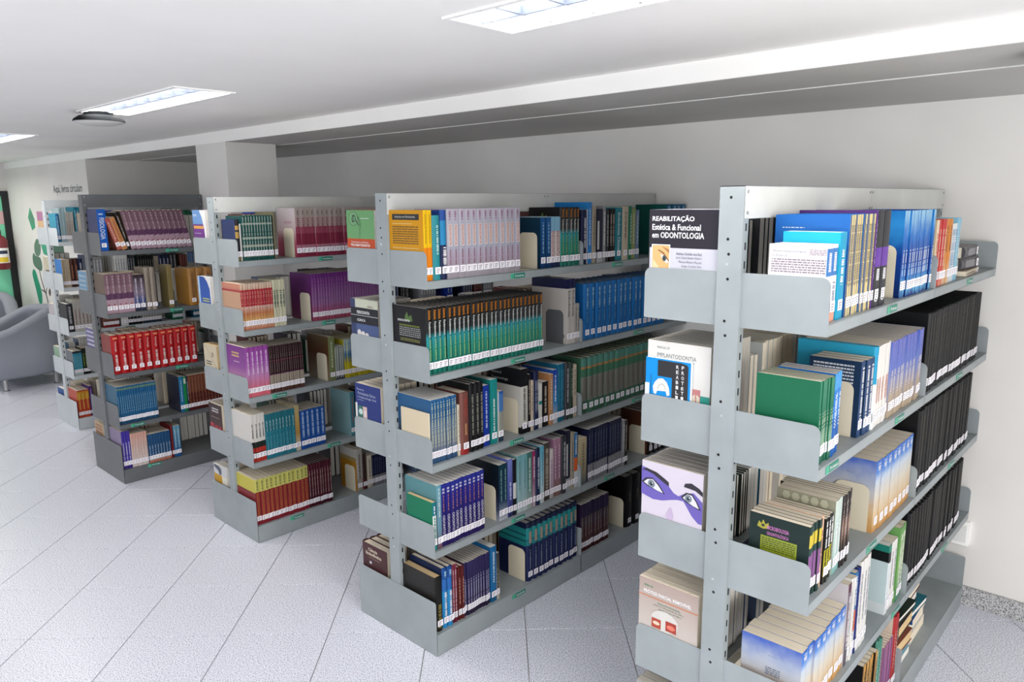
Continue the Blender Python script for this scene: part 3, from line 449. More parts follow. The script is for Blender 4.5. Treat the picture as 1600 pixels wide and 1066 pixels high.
CV.update({
'reab': [('T', '#f4f4f6', 'REABILITAÇÃO', .06, .875, .6, .07, 1), ('T', '#f4f4f6', 'Estética & Funcional', .06, .795, .69, .06, 1), ('T', '#f4f4f6', 'em ODONTOLOGIA', .06, .715, .74, .06, 1),
 ('R', '#ffffff', .06, .2, .33, .65), ('R', '#e8b074', .07, .21, .32, .642), ('P', '#f4d0a0', [(.08, .22), (.2, .22), (.17, .42), (.08, .5)]), ('P', '#8a5a34', [(.15, .59), (.23, .555), (.32, .47), (.32, .49), (.24, .57), (.16, .6)]), ('P', '#a87848', [(.2, .635), (.32, .6), (.32, .56), (.26, .6)]), ('P', '#dfe4e6', [(.19, .55), (.25, .535), (.315, .475), (.29, .46), (.23, .49)]), ('E', '#3f5058', .25, .51, .03, .03), ('E', '#101418', .25, .51, .013, .014),
 ('T', '#4a4a58', 'Andréa Cândido dos Reis', .42, .55, .36, .028), ('T', '#4a4a58', 'José Carlos Rabelo Ribeiro', .42, .507, .36, .028), ('T', '#4a4a58', 'Marcos Ribeiro Moysés', .46, .465, .32, .028), ('T', '#4a4a58', 'Sérgio Candido Dias', .5, .425, .28, .026)],
'protetica': [('P', '#222226', [(.28, .77), (.28, .98), (.8, .98), (.92, .965), (.95, .94), (.95, 0), (.6, 0), (.6, .77)]), ('P', '#f2efe8', [(.2, .53), (.18, .62), (.22, .68), (.3, .735), (.4, .745), (.49, .7), (.54, .63), (.56, .54), (.5, .52), (.47, .58), (.28, .57), (.25, .52)]), ('P', '#b8b4ac', [(.27, .59), (.31, .65), (.38, .68), (.44, .66), (.48, .6)]), ('P', '#f2efe8', [(.29, .595), (.33, .645), (.38, .665), (.43, .645), (.46, .6)]), ('R', '#e4e8f0', 0, .4, .1, .66), ('R', '#1c3040', .13, .5, .14, .78)]
 + [('T', '#f2f2f2', c, .69, .9-.066*i, .055, .046, 1) for i, c in enumerate('REABILIT')] + [('T', '#f2f2f2', c, .81, .9-.066*i, .055, .046, 1) for i, c in enumerate('PROTÉTIC')],
'implanto': [('T', '#5a6468', 'MANUAL DE', .16, .92, .2, .024), ('T', '#4a5c64', 'IMPLANTODONTIA', .16, .83, .62, .045), ('T', '#7a8488', 'clínica', .62, .8, .14, .022), ('R', '#2a9a8c', 0, 0, 1, .48), ('R', '#e2dfda', 0, .3, .72, .48), ('R', '#c88080', .72, .3, .86, .54), ('P', '#e8dcc8', [(.73, .3), (.73, .46), (.78, .49), (.79, .3)]), ('P', '#e8dcc8', [(.8, .3), (.8, .49), (.85, .46), (.85, .3)])],
'eyes': [('P', '#6f60ba', [(0, .62), (0, .93), (.1, .92), (.28, .87), (.44, .79), (.54, .72), (.62, .7), (.72, .75), (.86, .78), (1, .7), (1, .46), (.94, .46), (.84, .52), (.76, .6), (.7, .66), (.6, .655), (.48, .63), (.36, .6), (.2, .585)]),
 ('P', '#2a2430', [(0, .89), (.08, .92), (.25, .9), (.42, .84), (.46, .82), (.46, .775), (.36, .81), (.2, .87), (.08, .89)]), ('P', '#2a2430', [(.7, .82), (.72, .86), (.82, .88), (.94, .845), (1, .81), (1, .765), (.88, .81)]),
 ('P', '#241f2c', [(.0, .755), (.08, .81), (.19, .825), (.29, .775), (.37, .705), (.4, .675), (.28, .69), (.12, .715)]), ('P', '#e8e6ec', [(.04, .755), (.1, .795), (.19, .81), (.28, .76), (.37, .685), (.27, .695), (.13, .725)]), ('E', '#7a8a94', .17, .755, .06, .044), ('E', '#14161a', .17, .755, .026, .02), ('E', '#f4f4f4', .185, .765, .009, .007),
 ('P', '#241f2c', [(.66, .7), (.74, .765), (.84, .765), (.92, .69), (.98, .61), (.86, .63), (.74, .66)]), ('P', '#e8e6ec', [(.69, .7), (.76, .75), (.83, .75), (.9, .69), (.95, .625), (.85, .64), (.76, .67)]), ('E', '#7a8a94', .78, .705, .055, .041), ('E', '#14161a', .78, .705, .024, .018), ('E', '#f4f4f4', .795, .715, .009, .007),
 ('P', '#cbb8d6', [(.42, .44), (.5, .56), (.55, .46), (.53, .41), (.46, .41)])],
'parcial': [('T', '#2c8a58', 'Atlas de', .09, .905, .16, .028, 1), ('T', '#ffffff', 'PRÓTESE PARCIAL REMOVÍVEL', .09, .825, .8, .05, 1), ('R', '#e07a3c', 0, .785, 1, .795), ('T', '#2c7a50', 'Alexandre Bonachela', .33, .735, .38, .024), ('T', '#2c7a50', 'Karin H. Marquardt de Oliva', .27, .7, .5, .024), ('T', '#2c7a50', 'Jamile Cury da Silva', .35, .665, .38, .024),
 ('E', '#e0dcd6', .46, .55, .23, .125), ('R', '#b84830', .24, .44, .4, .555), ('E', '#f0d8c0', .32, .5, .06, .022), ('R', '#b03c2c', .48, .455, .66, .575), ('E', '#e8806a', .57, .51, .07, .028)],
'trauma': [('E', '#2a3c2c', .26, .87, .17, .11), ('E', '#6fa66e', .26, .87, .16, .103), ('P', '#22302a', [(.2, .86), (.24, .93), (.32, .92), (.36, .86), (.3, .82), (.22, .81)]), ('E', '#6fa66e', .28, .87, .05, .035), ('P', '#22302a', [(.26, .93), (.29, .85), (.25, .86)]), ('P', '#22302a', [(.34, .84), (.46, .755), (.47, .77), (.36, .855)]), ('P', '#2a3c2c', [(.42, .9), (.5, .8), (.5, .73), (.46, .71), (.48, .66), (.46, .58), (.47, .58), (.49, .66), (.47, .715), (.51, .73), (.515, .8), (.43, .91)]), ('K', '#e8e8e0', .52, .86, .82, .88, 1), ('T', '#f4f0ea', 'Tratamento em Dentes', .16, .495, .62, .03), ('T', '#ffffff', 'TRAUMATIZADOS', .13, .445, .7, .036, 1)],
'perio': [('R', '#1c2c5c', 0, 0, .18, .6), ('R', '#1c2c5c', 0, .86, .18, 1), ('T', '#6a2c34', 'CLÍNICA', .62, .88, .22, .035, 1), ('T', '#f0f0f0', 'PERIODONTIA', .24, .765, .46, .05, 1), ('R', '#c8ccd0', 0, .735, 1, .743), ('T', '#f0f0f0', 'CLÍNICA', .24, .645, .3, .05, 1), ('E', '#e2dcd8', .3, .46, .07, .05), ('E', '#e2dcd8', .44, .44, .07, .05), ('E', '#e2dcd8', .58, .42, .07, .05)],
'protclin': [('T', '#c8d0e4', 'Manual de', .08, .885, .28, .035), ('T', '#c8d0e4', 'Periodontia Clínica', .12, .815, .68, .045), ('T', '#c8d0e4', 'e Implantologia Oral', .1, .745, .72, .045), ('K', '#a8b4d8', .1, .71, .34, .725, 1), ('R', '#e4e4e0', 0, .3, .08, .66), ('R', '#2c6a60', .11, .42, .3, .62), ('E', '#c8e0d8', .21, .52, .08, .05), ('R', '#d8b8b4', .3, .42, .46, .62), ('E', '#e8d8d4', .38, .5, .05, .06)],
'ciencia': [('T', '#f0e4c8', 'Ciência', .26, .87, .36, .06, 1), ('T', '#f0e4c8', 'Endodôntica', .16, .79, .62, .06, 1), ('K', '#b8a890', .28, .735, .72, .75, 1), ('R', '#d8d8e4', .3, .63, .38, .68)],
'bluepurple': [('P', '#eceae8', [(.55, 1), (1, 1), (1, 0), (.93, 0), (.85, .6), (.72, .85)]), ('K', '#f0b030', .08, .55, .8, .67, 1), ('K', '#e8e8f0', .1, .5, .6, .52, 1), ('K', '#e8e8f0', .08, .86, .34, .91, 2)],
'bluecurve': [('P', '#a8cdea', [(0, 0), (0, 1), (.14, 1), (.14, 0)]), ('P', '#e8e6e2', [(.5, 1), (1, 1), (1, .4), (.9, .4), (.88, .75), (.72, .9)]), ('K', '#d8d84a', .3, .44, .8, .54, 2)],
'creamold': [('P', '#8a5a44', [(.12, .97), (.14, .97), (.95, .45), (.93, .45)]), ('K', '#3a3a40', .6, .7, .74, .82, 3), ('K', '#3a3a40', .15, .48, .55, .6, 2)],
'darkmaroon': [('K', '#e0dcdc', .25, .78, .75, .9, 2), ('K', '#c8b8b8', .15, .67, .8, .69, 1), ('E', '#c02c3c', .2, .5, .1, .05), ('E', '#a81c2c', .5, .46, .14, .05), ('E', '#c02c3c', .78, .44, .1, .05)],
'whitegold': [('P', '#5a6070', [(.05, .99), (.4, .99), (.6, .93), (.6, .8), (.45, .76), (.35, .86), (.05, .93)]), ('R', '#f0ecdc', .62, 0, 1, .76)],
'violetcover': [('K', '#e0dcec', .08, .5, .9, .94, 4), ('R', '#1f5a44', .2, .42, .95, .45)],
'tancover': [('K', '#a0684c', .1, .64, .9, .94, 3)],
'creamline': [('P', '#a89458', [(.3, .95), (.34, .95), (.8, .6), (.76, .6)]), ('R', '#3c3830', .3, .48, 1, .53)],
'yellow': [('R', '#1a1712', .1, .86, .88, .945), ('T', '#e0dcd0', 'Soluções em Endodontia', .17, .885, .6, .035), ('K', '#f4e6b0', .1, .795, .68, .81, 1), ('K', '#6a4a10', .1, .5, .85, .77, 8), ('K', '#f4e6b0', .1, .445, .85, .46, 1)],
'anest': [('T', '#8a96a8', 'MANUAL DE', .06, .95, .22, .015), ('T', '#6a7484', 'Anestesiologia', .06, .89, .58, .035), ('T', '#6a7484', 'Clínica', .06, .84, .26, .03), ('K', '#9a8a98', .7, .86, .98, .94, 4), ('K', '#8a7a88', .05, .62, .98, .81, 6)],
'micro': [('P', '#a8a030', [(.13, .82), (.16, .9), (.2, .87), (.23, .93), (.27, .87), (.32, .9), (.33, .82), (.23, .8)]), ('E', '#202c2a', .23, .85, .03, .02), ('T', '#c878b8', 'MICROBIOLOGIA', .3, .81, .36, .055, 1), ('T', '#c878b8', 'ODONTOLÓGICA', .3, .735, .36, .055, 1), ('R', '#8c9a20', .2, .5, .8, .715), ('K', '#3c4410', .22, .52, .78, .69, 6)],
'endogreen': [('P', '#4a6a24', [(.36, .78), (.38, .86), (.44, .92), (.48, .84), (.56, .88), (.6, .78)]), ('T', '#f0f0f0', 'ENDODONTIA', .16, .765, .36, .032, 1), ('K', '#8a9a30', .2, .69, .8, .72, 2), ('K', '#9a9a9a', .2, .53, .82, .68, 5), ('K', '#8a8a40', .22, .46, .8, .51, 2)],
})
FRONT=[
('A',1,'anest',2,.012,.090,.196,.150,0), ('A',1,'cyan',1,.092,.139,.225,.150,0),
('A',1,'yellowblue',9,.159,.363,.267,.201,0), ('A',1,'purplethin',1,.360,.378,.276,.235,0),
('A',1,'blackpurple',2,.381,.490,.275,.220,0), ('A',1,'bluegrad',13,.650,.985,.270,.200,0),
('A',1,'creamred',1,1.020,1.054,.233,.160,0), ('A',1,'red',3,1.054,1.141,.234,.160,0),
('A',1,'orange',2,1.142,1.227,.233,.160,0), ('A',1,'whiteblue',3,1.234,1.311,.215,.150,0),
('A',1,'lightblue',2,1.303,1.365,.234,.170,0), ('A',2,'greencloth',7,.038,.132,.228,.174,0),
('A',2,'bluestripe',3,.131,.197,.232,.160,0), ('A',2,'navytext',3,.351,.453,.228,.151,0),
('A',2,'cyantall',1,.455,.480,.257,.235,0), ('A',2,'whitered',5,.481,.618,.254,.230,0),
('A',2,'lavsand',11,.619,.985,.248,.230,0), ('A',2,'thesis',28,1.040,1.854,.289,.210,0),
('A',3,'micro',4,.030,.114,.211,.171,0), ('A',3,'peach',1,.114,.137,.213,.160,0),
('A',3,'blackyellow',4,.143,.210,.197,.170,0), ('A',3,'aquahex',2,.215,.276,.226,.174,0),
('A',3,'brownblack',5,.276,.361,.224,.190,0), ('A',3,'sand',8,.582,.986,.244,.170,0),
('A',3,'thesis',26,1.020,1.841,.317,.210,0), ('A',4,'sand',8,.039,.385,.216,.178,0),
('A',4,'plumwhite',1,.371,.415,.280,.180,0), ('A',4,'whiteplain',2,.416,.451,.288,.170,0),
('A',4,'blueorange',1,.452,.480,.293,.170,0), ('A',4,'darkblue',1,.480,.498,.301,.170,0),
('A',4,'whiteplain',3,.498,.599,.313,.180,0), ('A',4,'bigaqua',1,.790,.822,.262,.170,0),
('A',4,'whiteplain',2,.830,.895,.261,.180,0), ('A',4,'greenspine',2,.909,.991,.288,.200,0),
('A',4,'thesis',23,1.020,1.853,.304,.210,0), ('A',5,'yellowblack',5,.612,.754,.264,.160,0),
('A',5,'tealgreen',2,.750,.802,.291,.190,0), ('A',5,'pinkpurple',6,.825,.941,.233,.150,0),
('A',5,'redcream',2,.925,.996,.303,.170,0), ('B',1,'yellow',2,.006,.055,.277,.215,0),
('B',1,'teal',1,.057,.097,.256,.170,0), ('B',1,'navyaqua',1,.099,.131,.276,.200,0),
('B',1,'lilac',13,.131,.567,.280,.200,0), ('B',1,'bluenavy',2,.705,.776,.233,.170,0),
('B',1,'endored',2,.776,.848,.235,.190,0), ('B',1,'endogreen',5,.849,1.005,.277,.200,0),
('B',1,'navy',1,1.011,1.057,.264,.200,0), ('B',1,'skyframe',1,1.061,1.094,.300,.214,0),
('B',1,'beige',1,1.096,1.126,.281,.200,0), ('B',1,'navywhite',1,1.128,1.180,.266,.200,0),
('B',1,'greyspine',1,1.180,1.204,.280,.200,0), ('B',1,'charcoal',1,1.206,1.235,.263,.180,0),
('B',1,'blackthin',2,1.236,1.292,.265,.180,0), ('B',1,'teal2',1,1.293,1.350,.272,.190,0),
('B',1,'cream',1,1.351,1.399,.276,.190,0), ('B',1,'green',1,1.400,1.440,.277,.190,0),
('B',1,'lime',1,1.441,1.477,.266,.180,0), ('B',1,'greyblue',1,1.478,1.508,.256,.180,0),
('B',1,'bluetall',4,1.778,1.981,.282,.207,0), ('B',2,'endogreen',26,.012,.717,.273,.218,0),
('B',2,'evid',2,.897,.962,.319,.228,0), ('B',2,'greyshort',2,.965,1.002,.193,.160,0),
('B',2,'blueuni',11,1.036,1.549,.284,.200,0), ('B',2,'blueuni',5,1.549,1.782,.284,.200,0),
('B',3,'creamsmall',1,.006,.019,.219,.182,0), ('B',3,'steel',9,.023,.165,.273,.223,0),
('B',3,'creamthin',1,.168,.181,.225,.150,0), ('B',3,'brown',1,.183,.235,.274,.170,0),
('B',3,'blackthick',3,.237,.323,.301,.210,0), ('B',3,'royalblue',1,.326,.361,.278,.180,0),
('B',3,'teal3',1,.369,.413,.297,.200,0), ('B',3,'paleblue',1,.414,.449,.234,.180,0),
('B',3,'whiteblack',1,.569,.616,.310,.217,0), ('B',3,'blackthin',1,.617,.636,.279,.200,0),
('B',3,'cream',1,.637,.658,.244,.180,0), ('B',3,'navy',2,.659,.694,.283,.190,0),
('B',3,'whiteteal',1,.696,.719,.221,.170,0), ('B',3,'blackthin',1,.721,.762,.222,.170,0),
('B',3,'orangepale',1,.765,.794,.253,.190,0), ('B',3,'bluefade',1,.795,.830,.268,.200,0),
('B',3,'tealblue',3,.832,.885,.289,.210,0), ('B',3,'charcoal',1,.888,.917,.288,.200,0),
('B',3,'darkgreen',1,.919,.951,.283,.200,0), ('B',3,'cream',1,.953,.980,.268,.200,0),
('B',3,'greenpat',11,1.022,1.541,.288,.220,0), ('B',3,'greenpat',5,1.541,1.777,.288,.220,0),
('B',4,'smallgreen',1,.014,.034,.216,.170,0), ('B',4,'turquoise',1,.038,.063,.284,.209,0),
('B',4,'odonto',10,.064,.320,.281,.200,0), ('B',4,'navygrad',2,.414,.473,.271,.200,0),
('B',4,'periwinkle',1,.468,.505,.282,.180,0), ('B',4,'blackwhite',1,.506,.528,.274,.180,0),
('B',4,'aquatall',2,.535,.605,.282,.200,0), ('B',4,'greenteal',1,.606,.642,.281,.200,0),
('B',4,'magenta',1,.643,.662,.281,.200,0), ('B',4,'navy',1,.663,.698,.285,.190,0),
('B',4,'lightcyan',1,.700,.727,.290,.190,0), ('B',4,'brownpat',1,.731,.773,.295,.190,0),
('B',4,'whitepink',1,.775,.802,.253,.170,0), ('B',4,'mauve',2,.804,.858,.298,.190,0),
('B',4,'charcoal',1,.859,.899,.300,.200,0), ('B',4,'navywhite',1,.901,.937,.318,.200,0),
('B',4,'beige',1,.939,.967,.299,.190,0), ('B',4,'blueorange',1,.969,.996,.291,.190,0),
('B',4,'creampat',1,1.004,1.065,.252,.190,0), ('B',4,'navyband',12,1.074,1.385,.287,.200,0),
('B',4,'greyspine',1,1.388,1.411,.268,.190,0), ('B',4,'blackthin',1,1.414,1.441,.258,.190,0),
('B',4,'brownwhite',4,1.646,1.840,.250,.190,0), ('B',5,'leather',1,.016,.055,.251,.225,0),
('B',5,'bluegloss',2,.057,.112,.279,.217,0), ('B',5,'pinkmaroon',2,.114,.138,.277,.180,0),
('B',5,'maroonred',2,.145,.184,.251,.170,0), ('B',5,'purpledots',10,.185,.346,.256,.180,0),
('B',5,'blue3',1,.348,.386,.274,.200,0), ('B',5,'pattern',1,.386,.407,.230,.180,0),
('B',5,'navyteal',10,.603,1.019,.301,.190,0), ('B',5,'purplebrown',9,1.022,1.268,.266,.180,0),
('B',5,'blackbig',2,1.432,1.576,.301,.200,0), ('C',1,'navygold',1,.008,.035,.223,.154,0),
('C',1,'whitethin',1,.035,.044,.200,.160,0), ('C',1,'tealstripe',11,.048,.229,.241,.180,0),
('C',1,'olivebrown',1,.235,.252,.257,.200,0), ('C',1,'pinkgrad',11,.373,.729,.278,.207,0),
('C',1,'pinkgrad',14,.729,1.181,.278,.207,0), ('C',2,'redwhite',12,.014,.203,.257,.235,0),
('C',2,'creamgreen',4,.204,.282,.265,.160,0), ('C',2,'purplegrad',14,.454,.712,.279,.235,0),
('C',2,'purplegrad',14,.712,.970,.279,.235,0), ('C',3,'violetpink',5,.007,.150,.285,.222,0),
('C',3,'maroonwhite',16,.152,.372,.274,.180,0), ('C',3,'olive',1,.544,.588,.272,.235,0),
('C',3,'thinmix',4,.587,.653,.206,.160,0), ('C',3,'bluecanary',4,.655,.732,.241,.200,0),
('C',3,'bluecanary',8,.732,.887,.241,.200,0), ('C',4,'whitered2',4,.011,.100,.280,.235,0),
('C',4,'tealvol',9,.100,.289,.266,.180,0), ('C',4,'creamgold',1,.291,.323,.278,.200,0),
('C',4,'bluevol',5,.326,.494,.239,.180,0), ('C',4,'palecyan',1,.679,.713,.284,.219,0),
('C',5,'canaryred',12,.008,.354,.273,.235,0), ('C',5,'maroonvol',9,.355,.517,.272,.180,0),
('C',5,'goldwhite',1,.701,.747,.278,.179,0), ('C',5,'darkbrown',1,.747,.782,.238,.190,0),
('C',5,'creamthin',1,.785,.821,.216,.180,0), ('C',5,'navyband',7,.821,.942,.211,.190,0),
('D',1,'fisio',1,.006,.066,.274,.185,0), ('D',1,'pinkred',1,.121,.150,.220,.170,-.3),
('D',1,'orangeold',1,.151,.185,.225,.170,-.3), ('D',1,'blackthin',1,.188,.205,.260,.170,-.25),
('D',1,'mauvepat',12,.211,.630,.265,.180,-.2), ('D',2,'mauvepat',5,.012,.195,.268,.192,0),
('D',2,'darkmulti',2,.194,.269,.250,.180,0), ('D',2,'beigegrey',2,.275,.346,.297,.180,0),
('D',2,'oliveworn',1,.429,.465,.304,.120,0), ('D',2,'gold',3,.579,.753,.268,.225,0),
('D',3,'redbig',11,.009,.598,.270,.178,0), ('D',4,'bluevolt',19,.015,.280,.269,.213,0),
('D',4,'cyanblue',1,.440,.472,.268,.213,0), ('D',4,'greenbright',1,.472,.495,.262,.200,0),
('D',4,'navy',1,.496,.506,.262,.200,0), ('D',4,'brownred',6,.506,.647,.264,.190,0),
('D',4,'brownred',7,.647,.811,.264,.190,0), ('D',5,'purplewhite',3,.006,.069,.272,.223,0),
('D',5,'pinkwhite',6,.068,.181,.243,.170,0), ('D',5,'bluewhite',8,.185,.344,.211,.170,0),
('D',5,'redthin',1,.350,.365,.245,.190,0), ('D',5,'bluelight',2,.366,.416,.233,.180,0),
('E',1,'bluebook',1,.014,.036,.236,.179,0), ('E',1,'greycyan',2,.042,.088,.280,.180,0),
('E',1,'creamvol',5,.085,.148,.245,.170,0), ('E',1,'tealtall',3,.154,.216,.286,.200,0),
('E',2,'creampaper',5,.015,.077,.238,.171,0), ('E',2,'darkred',2,.078,.142,.237,.180,0),
('E',2,'navy',1,.143,.177,.237,.180,0), ('E',3,'charcoal',1,.013,.058,.242,.204,0),
('E',3,'creamvol',5,.064,.211,.273,.180,0), ('E',4,'aquavol',5,.018,.090,.213,.172,0),
('E',4,'blacklime',3,.094,.147,.230,.170,0), ('E',5,'orangeyel',3,.014,.109,.244,.235,0),
('E',5,'purplethin',1,.113,.141,.268,.190,0)]
BACK=[
('A', 1, 'reab', 5, 0.263, 0.282),
('A', 2, 'protetica', 1, 0.282, 0.23),
('A', 2, 'implanto', 9, 0.264, 0.28),
('A', 3, 'eyes', 7, 0.265, 0.285),
('A', 4, 'parcial', 5, 0.272, 0.281),
('A', 5, 'greyrow', 5, 0.253, 0.292),
('B', 1, 'trauma', 4, 0.278, 0.276),
('B', 2, 'perio', 5, 0.265, 0.275),
('B', 3, 'protclin', 6, 0.262, 0.271),
('B', 5, 'ciencia', 3, 0.295, 0.261),
('C', 1, 'bluepurple', 3, 0.285, 0.272),
('C', 2, 'bluecurve', 2, 0.275, 0.272),
('C', 3, 'creamold', 2, 0.31, 0.249),
('C', 4, 'darkmaroon', 3, 0.278, 0.268),
('C', 5, 'whitegold', 2, 0.304, 0.254),
('D', 2, 'skycover', 2, 0.257, 0.266),
('D', 3, 'violetcover', 2, 0.227, 0.278),
('D', 5, 'tancover', 1, 0.321, 0.256),
('E', 1, 'pinkorange', 1, 0.248, 0.251),
('E', 2, 'creamline', 1, 0.227, 0.245),
('E', 3, 'plumwhite', 1, 0.235, 0.213),
('E', 4, 'greencover', 1, 0.239, 0.208),
('E', 5, 'bluecover', 3, 0.352, 0.2)]
# ------------------------------------------------------------------ room
WX, YB, XL, YF, ZC, ZS, BX = 3.911, 10.92, -3.0, -2.5, 2.437, 2.361, 2.6
def struct(name, mb, parent=None):
    o = put(name, mb, parent)
    if parent is None: o['kind'] = 'structure'
    return o
mb = MB(); mb.box(XL-.2, WX+.2, YF-.2, YB+.2, -.12, -.006, GROUT); floor = struct('floor', mb)
mb = MB(); mb.box(WX, WX+.15, YF, YB, 0, 2.6, WALL); struct('wall_right', mb)
mb = MB(); mb.box(XL, WX, YB, YB+.15, 0, 2.6, WALL); struct('wall_back', mb)
mb = MB()
for a in ((XL, WX, 0, .75), (XL, WX, 2.25, 2.6), (XL, -2.0, .75, 2.25), (2.0, WX, .75, 2.25)): mb.box(a[0], a[1], YF-.15, YF, a[2], a[3], WALL)
struct('wall_front', mb)
mb = MB()
for a in ((YF, YB, 0, .5), (YF, YB, 2.3, 2.6), (YF, -2.0, .5, 2.3), (3.0, 6.4, .5, 2.3), (10.2, YB, .5, 2.3), (-2.0, 3.0, .5, .9), (6.4, 10.2, 2.2, 2.3)): mb.box(XL-.15, XL, a[0], a[1], a[2], a[3], WALL)
struct('wall_left', mb)
ALU = flat('#c9ccce', .4, .6)
GLASS = bpy.data.materials.new('window_glass'); GLASS.use_nodes = True
_b = GLASS.node_tree.nodes['Principled BSDF']; _b.inputs['Transmission Weight'].default_value = 1; _b.inputs['Roughness'].default_value = 0; _b.inputs['IOR'].default_value = 1.0; _b.inputs['Base Color'].default_value = (.97, .99, 1, 1)
def window(name, horiz, a0, a1, c, n, zb=.5, zt=2.2):
    mb = MB(); gl = MB()
    def bx(u0, u1, z0, z1, t=.025, M=mb, mt=ALU):
        if horiz: M.box(u0, u1, c-t, c+t, z0, z1, mt)
        else: M.box(c-t, c+t, u0, u1, z0, z1, mt)
    bx(a0, a1, zb, zb+.05); bx(a0, a1, zt-.05, zt)
    for i in range(n+1):
        u = a0+(a1-a0-.05)*i/n; bx(u, u+.05, zb+.05, zt-.05)
    o = struct(name, mb); bx(a0, a1, zb+.05, zt-.05, .002, gl, GLASS); put('pane', gl, o)
window('window_1', False, -2.0, 3.0, XL-.1, 4, .9, 2.3); window('window_2', True, -2.0, 2.0, YF-.1, 3, .75, 2.25); window('added_window_far', False, 6.4, 10.2, XL-.1, 3)  # the far left window is an unseen addition framing the fill light
# ceiling with openings for the recessed lamps
LAMPS = [(x, y) for x in (1.625, -1.2) for y in (-1.98, 1.02, 4.02, 7.02, 10.02)]
LW, LL = .125, .61
xs = sorted({XL, BX+.5, WX} | {x+s*LW for x in (1.625, -1.2) for s in (-1, 1)}); ys = sorted({YF, YB} | {y+s*LL for _, y in LAMPS for s in (-1, 1) if YF < y+s*LL < YB})
mb = MB()
for i in range(len(xs)-1):
    for j in range(len(ys)-1):
        cx, cy = (xs[i]+xs[i+1])/2, (ys[j]+ys[j+1])/2
        if any(abs(cx-x) < LW and abs(cy-y) < LL for x, y in LAMPS): continue
        mb.face([(xs[i], ys[j], ZC), (xs[i], ys[j+1], ZC), (xs[i+1], ys[j+1], ZC), (xs[i+1], ys[j], ZC)], CEIL)
mb.box(XL, WX, YF, YB, 2.6, 2.7, CEIL); struct('ceiling', mb)
mb = MB(); mb.box(BX, 3.035, YF, YB, ZS, ZC+.1, CEIL); mb.box(BX+.002, 3.035, YF, YB, ZS-.0015, ZS, SOFF); struct('beam_of_ceiling', mb)  # thin sheet gives the beam underside the same painted-in shade
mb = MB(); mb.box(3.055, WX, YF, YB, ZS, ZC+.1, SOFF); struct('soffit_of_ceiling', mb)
mb = MB(); mb.box(3.035, 3.055, YF, 8.1, ZS-.0035, ZC, WHITE); struct('trim_1', mb)
mb = MB(); mb.box(BX, 2.99, 5.2, 5.67, 0, ZS, WALL); struct('wall_pillar', mb)
mb = MB(); mb.box(BX, WX, 8.06, YB, 0, ZS, WALL); struct('wall_niche', mb)
# baseboard of the right wall in granite lengths
bb = struct('baseboard_right', (lambda m_: (m_.box(WX-.006, WX, YF, 8.06, 0, .085, GROUT), m_)[1])(MB()))
tb = MB(); tb.box(-.016, 0, .0015, .4485, 0, .093, GRANITE_B); tbm = tb.mesh('baseboard_tile')
for i in range(0, 22): put('tile', tbm, bb, (WX-.001, .0+i*.45-.02, .0))
bb2 = struct('baseboard_back', (lambda m_: (m_.box(XL, BX, YB-.012, YB, 0, .093, GRANITE_B), m_)[1])(MB()))
# floor tiles laid on the diagonal
TXo, TYo, TA, TS = 1.06555, 4.02702, -.79804, .45042
g = .0017; hs = TS-g
mb = MB(); b_ = .0012
top = [(g+b_, g+b_), (hs-b_, g+b_), (hs-b_, hs-b_), (g+b_, hs-b_)]; bot = [(g, g), (hs, g), (hs, hs), (g, hs)]
mb.poly([(x, y, -.006) for x, y in bot]+[(x, y, -b_) for x, y in bot]+[(x, y, 0) for x, y in top], [(8, 9, 10, 11)]+[(k+i, k+(i+1) % 4, k+4+(i+1) % 4, k+4+i) for k in (0, 4) for i in range(4)], GRANITE)
tm = mb.mesh('floor_tile')
cand = []
for i in range(-24, 24):
    for j in range(-24, 30):
        cx = TXo+TS*(cos(TA)*(i+.5)-sin(TA)*(j+.5)); cy = TYo+TS*(sin(TA)*(i+.5)+cos(TA)*(j+.5))
        if not (XL-.3 < cx < WX+.3 and YF-.3 < cy < YB+.3): continue
        q = Vector((cx, cy, -CAMH)); z = q.dot(fw)
        inview = z > .3 and abs(q.dot(rt)/z*F) < 960 and abs(q.dot(up)/z*F) < 700
        hid = cx > 2.2 and cy > 4.5
        cand.append((0 if inview and not hid else 1, q.length, i, j))
cand.sort(); far = MB()
for k, (a_, l_, i, j) in enumerate(cand):
    x = TXo+TS*(cos(TA)*i-sin(TA)*j); y = TYo+TS*(sin(TA)*i+cos(TA)*j)
    if k < 298 and a_ == 0: put('tile', tm, floor, (x, y, 0), (0, 0, TA))
    else:
        T = Matrix.Translation((x, y, 0)) @ Matrix.Rotation(TA, 4, 'Z')
        far.face([T @ Vector((px_, py_, -.0002)) for px_, py_ in top], GRANITE)
put('distant_tiles', far, floor, kind='stuff')
# green door in a black frame on the far wall
mb = MB(); BLK = flat('#17191d', .5)
mb.box(1.66, 1.73, YB-.05, YB, 0, 2.1, BLK); mb.box(2.525, 2.595, YB-.05, YB, 0, 2.1, BLK); mb.box(1.73, 2.525, YB-.05, YB, 2.04, 2.1, BLK)
dr = struct('door_1', mb)
mb = MB(); mb.box(1.73, 2.525, YB-.03, YB-.005, 0.01, 2.04, flat('#7fdcb4', .6)); put('door_panel', mb, dr)
mb = MB(); mb.cyl((1.8, YB-.08, 1.0), .012, .12, ALU, 0); put('door_handle', mb, dr)
mb = MB(); mb.box(2.47, 2.525, YB-.034, YB-.03, 1.7, 1.86, flat('#d8b0b0')); put('notice', mb, dr)
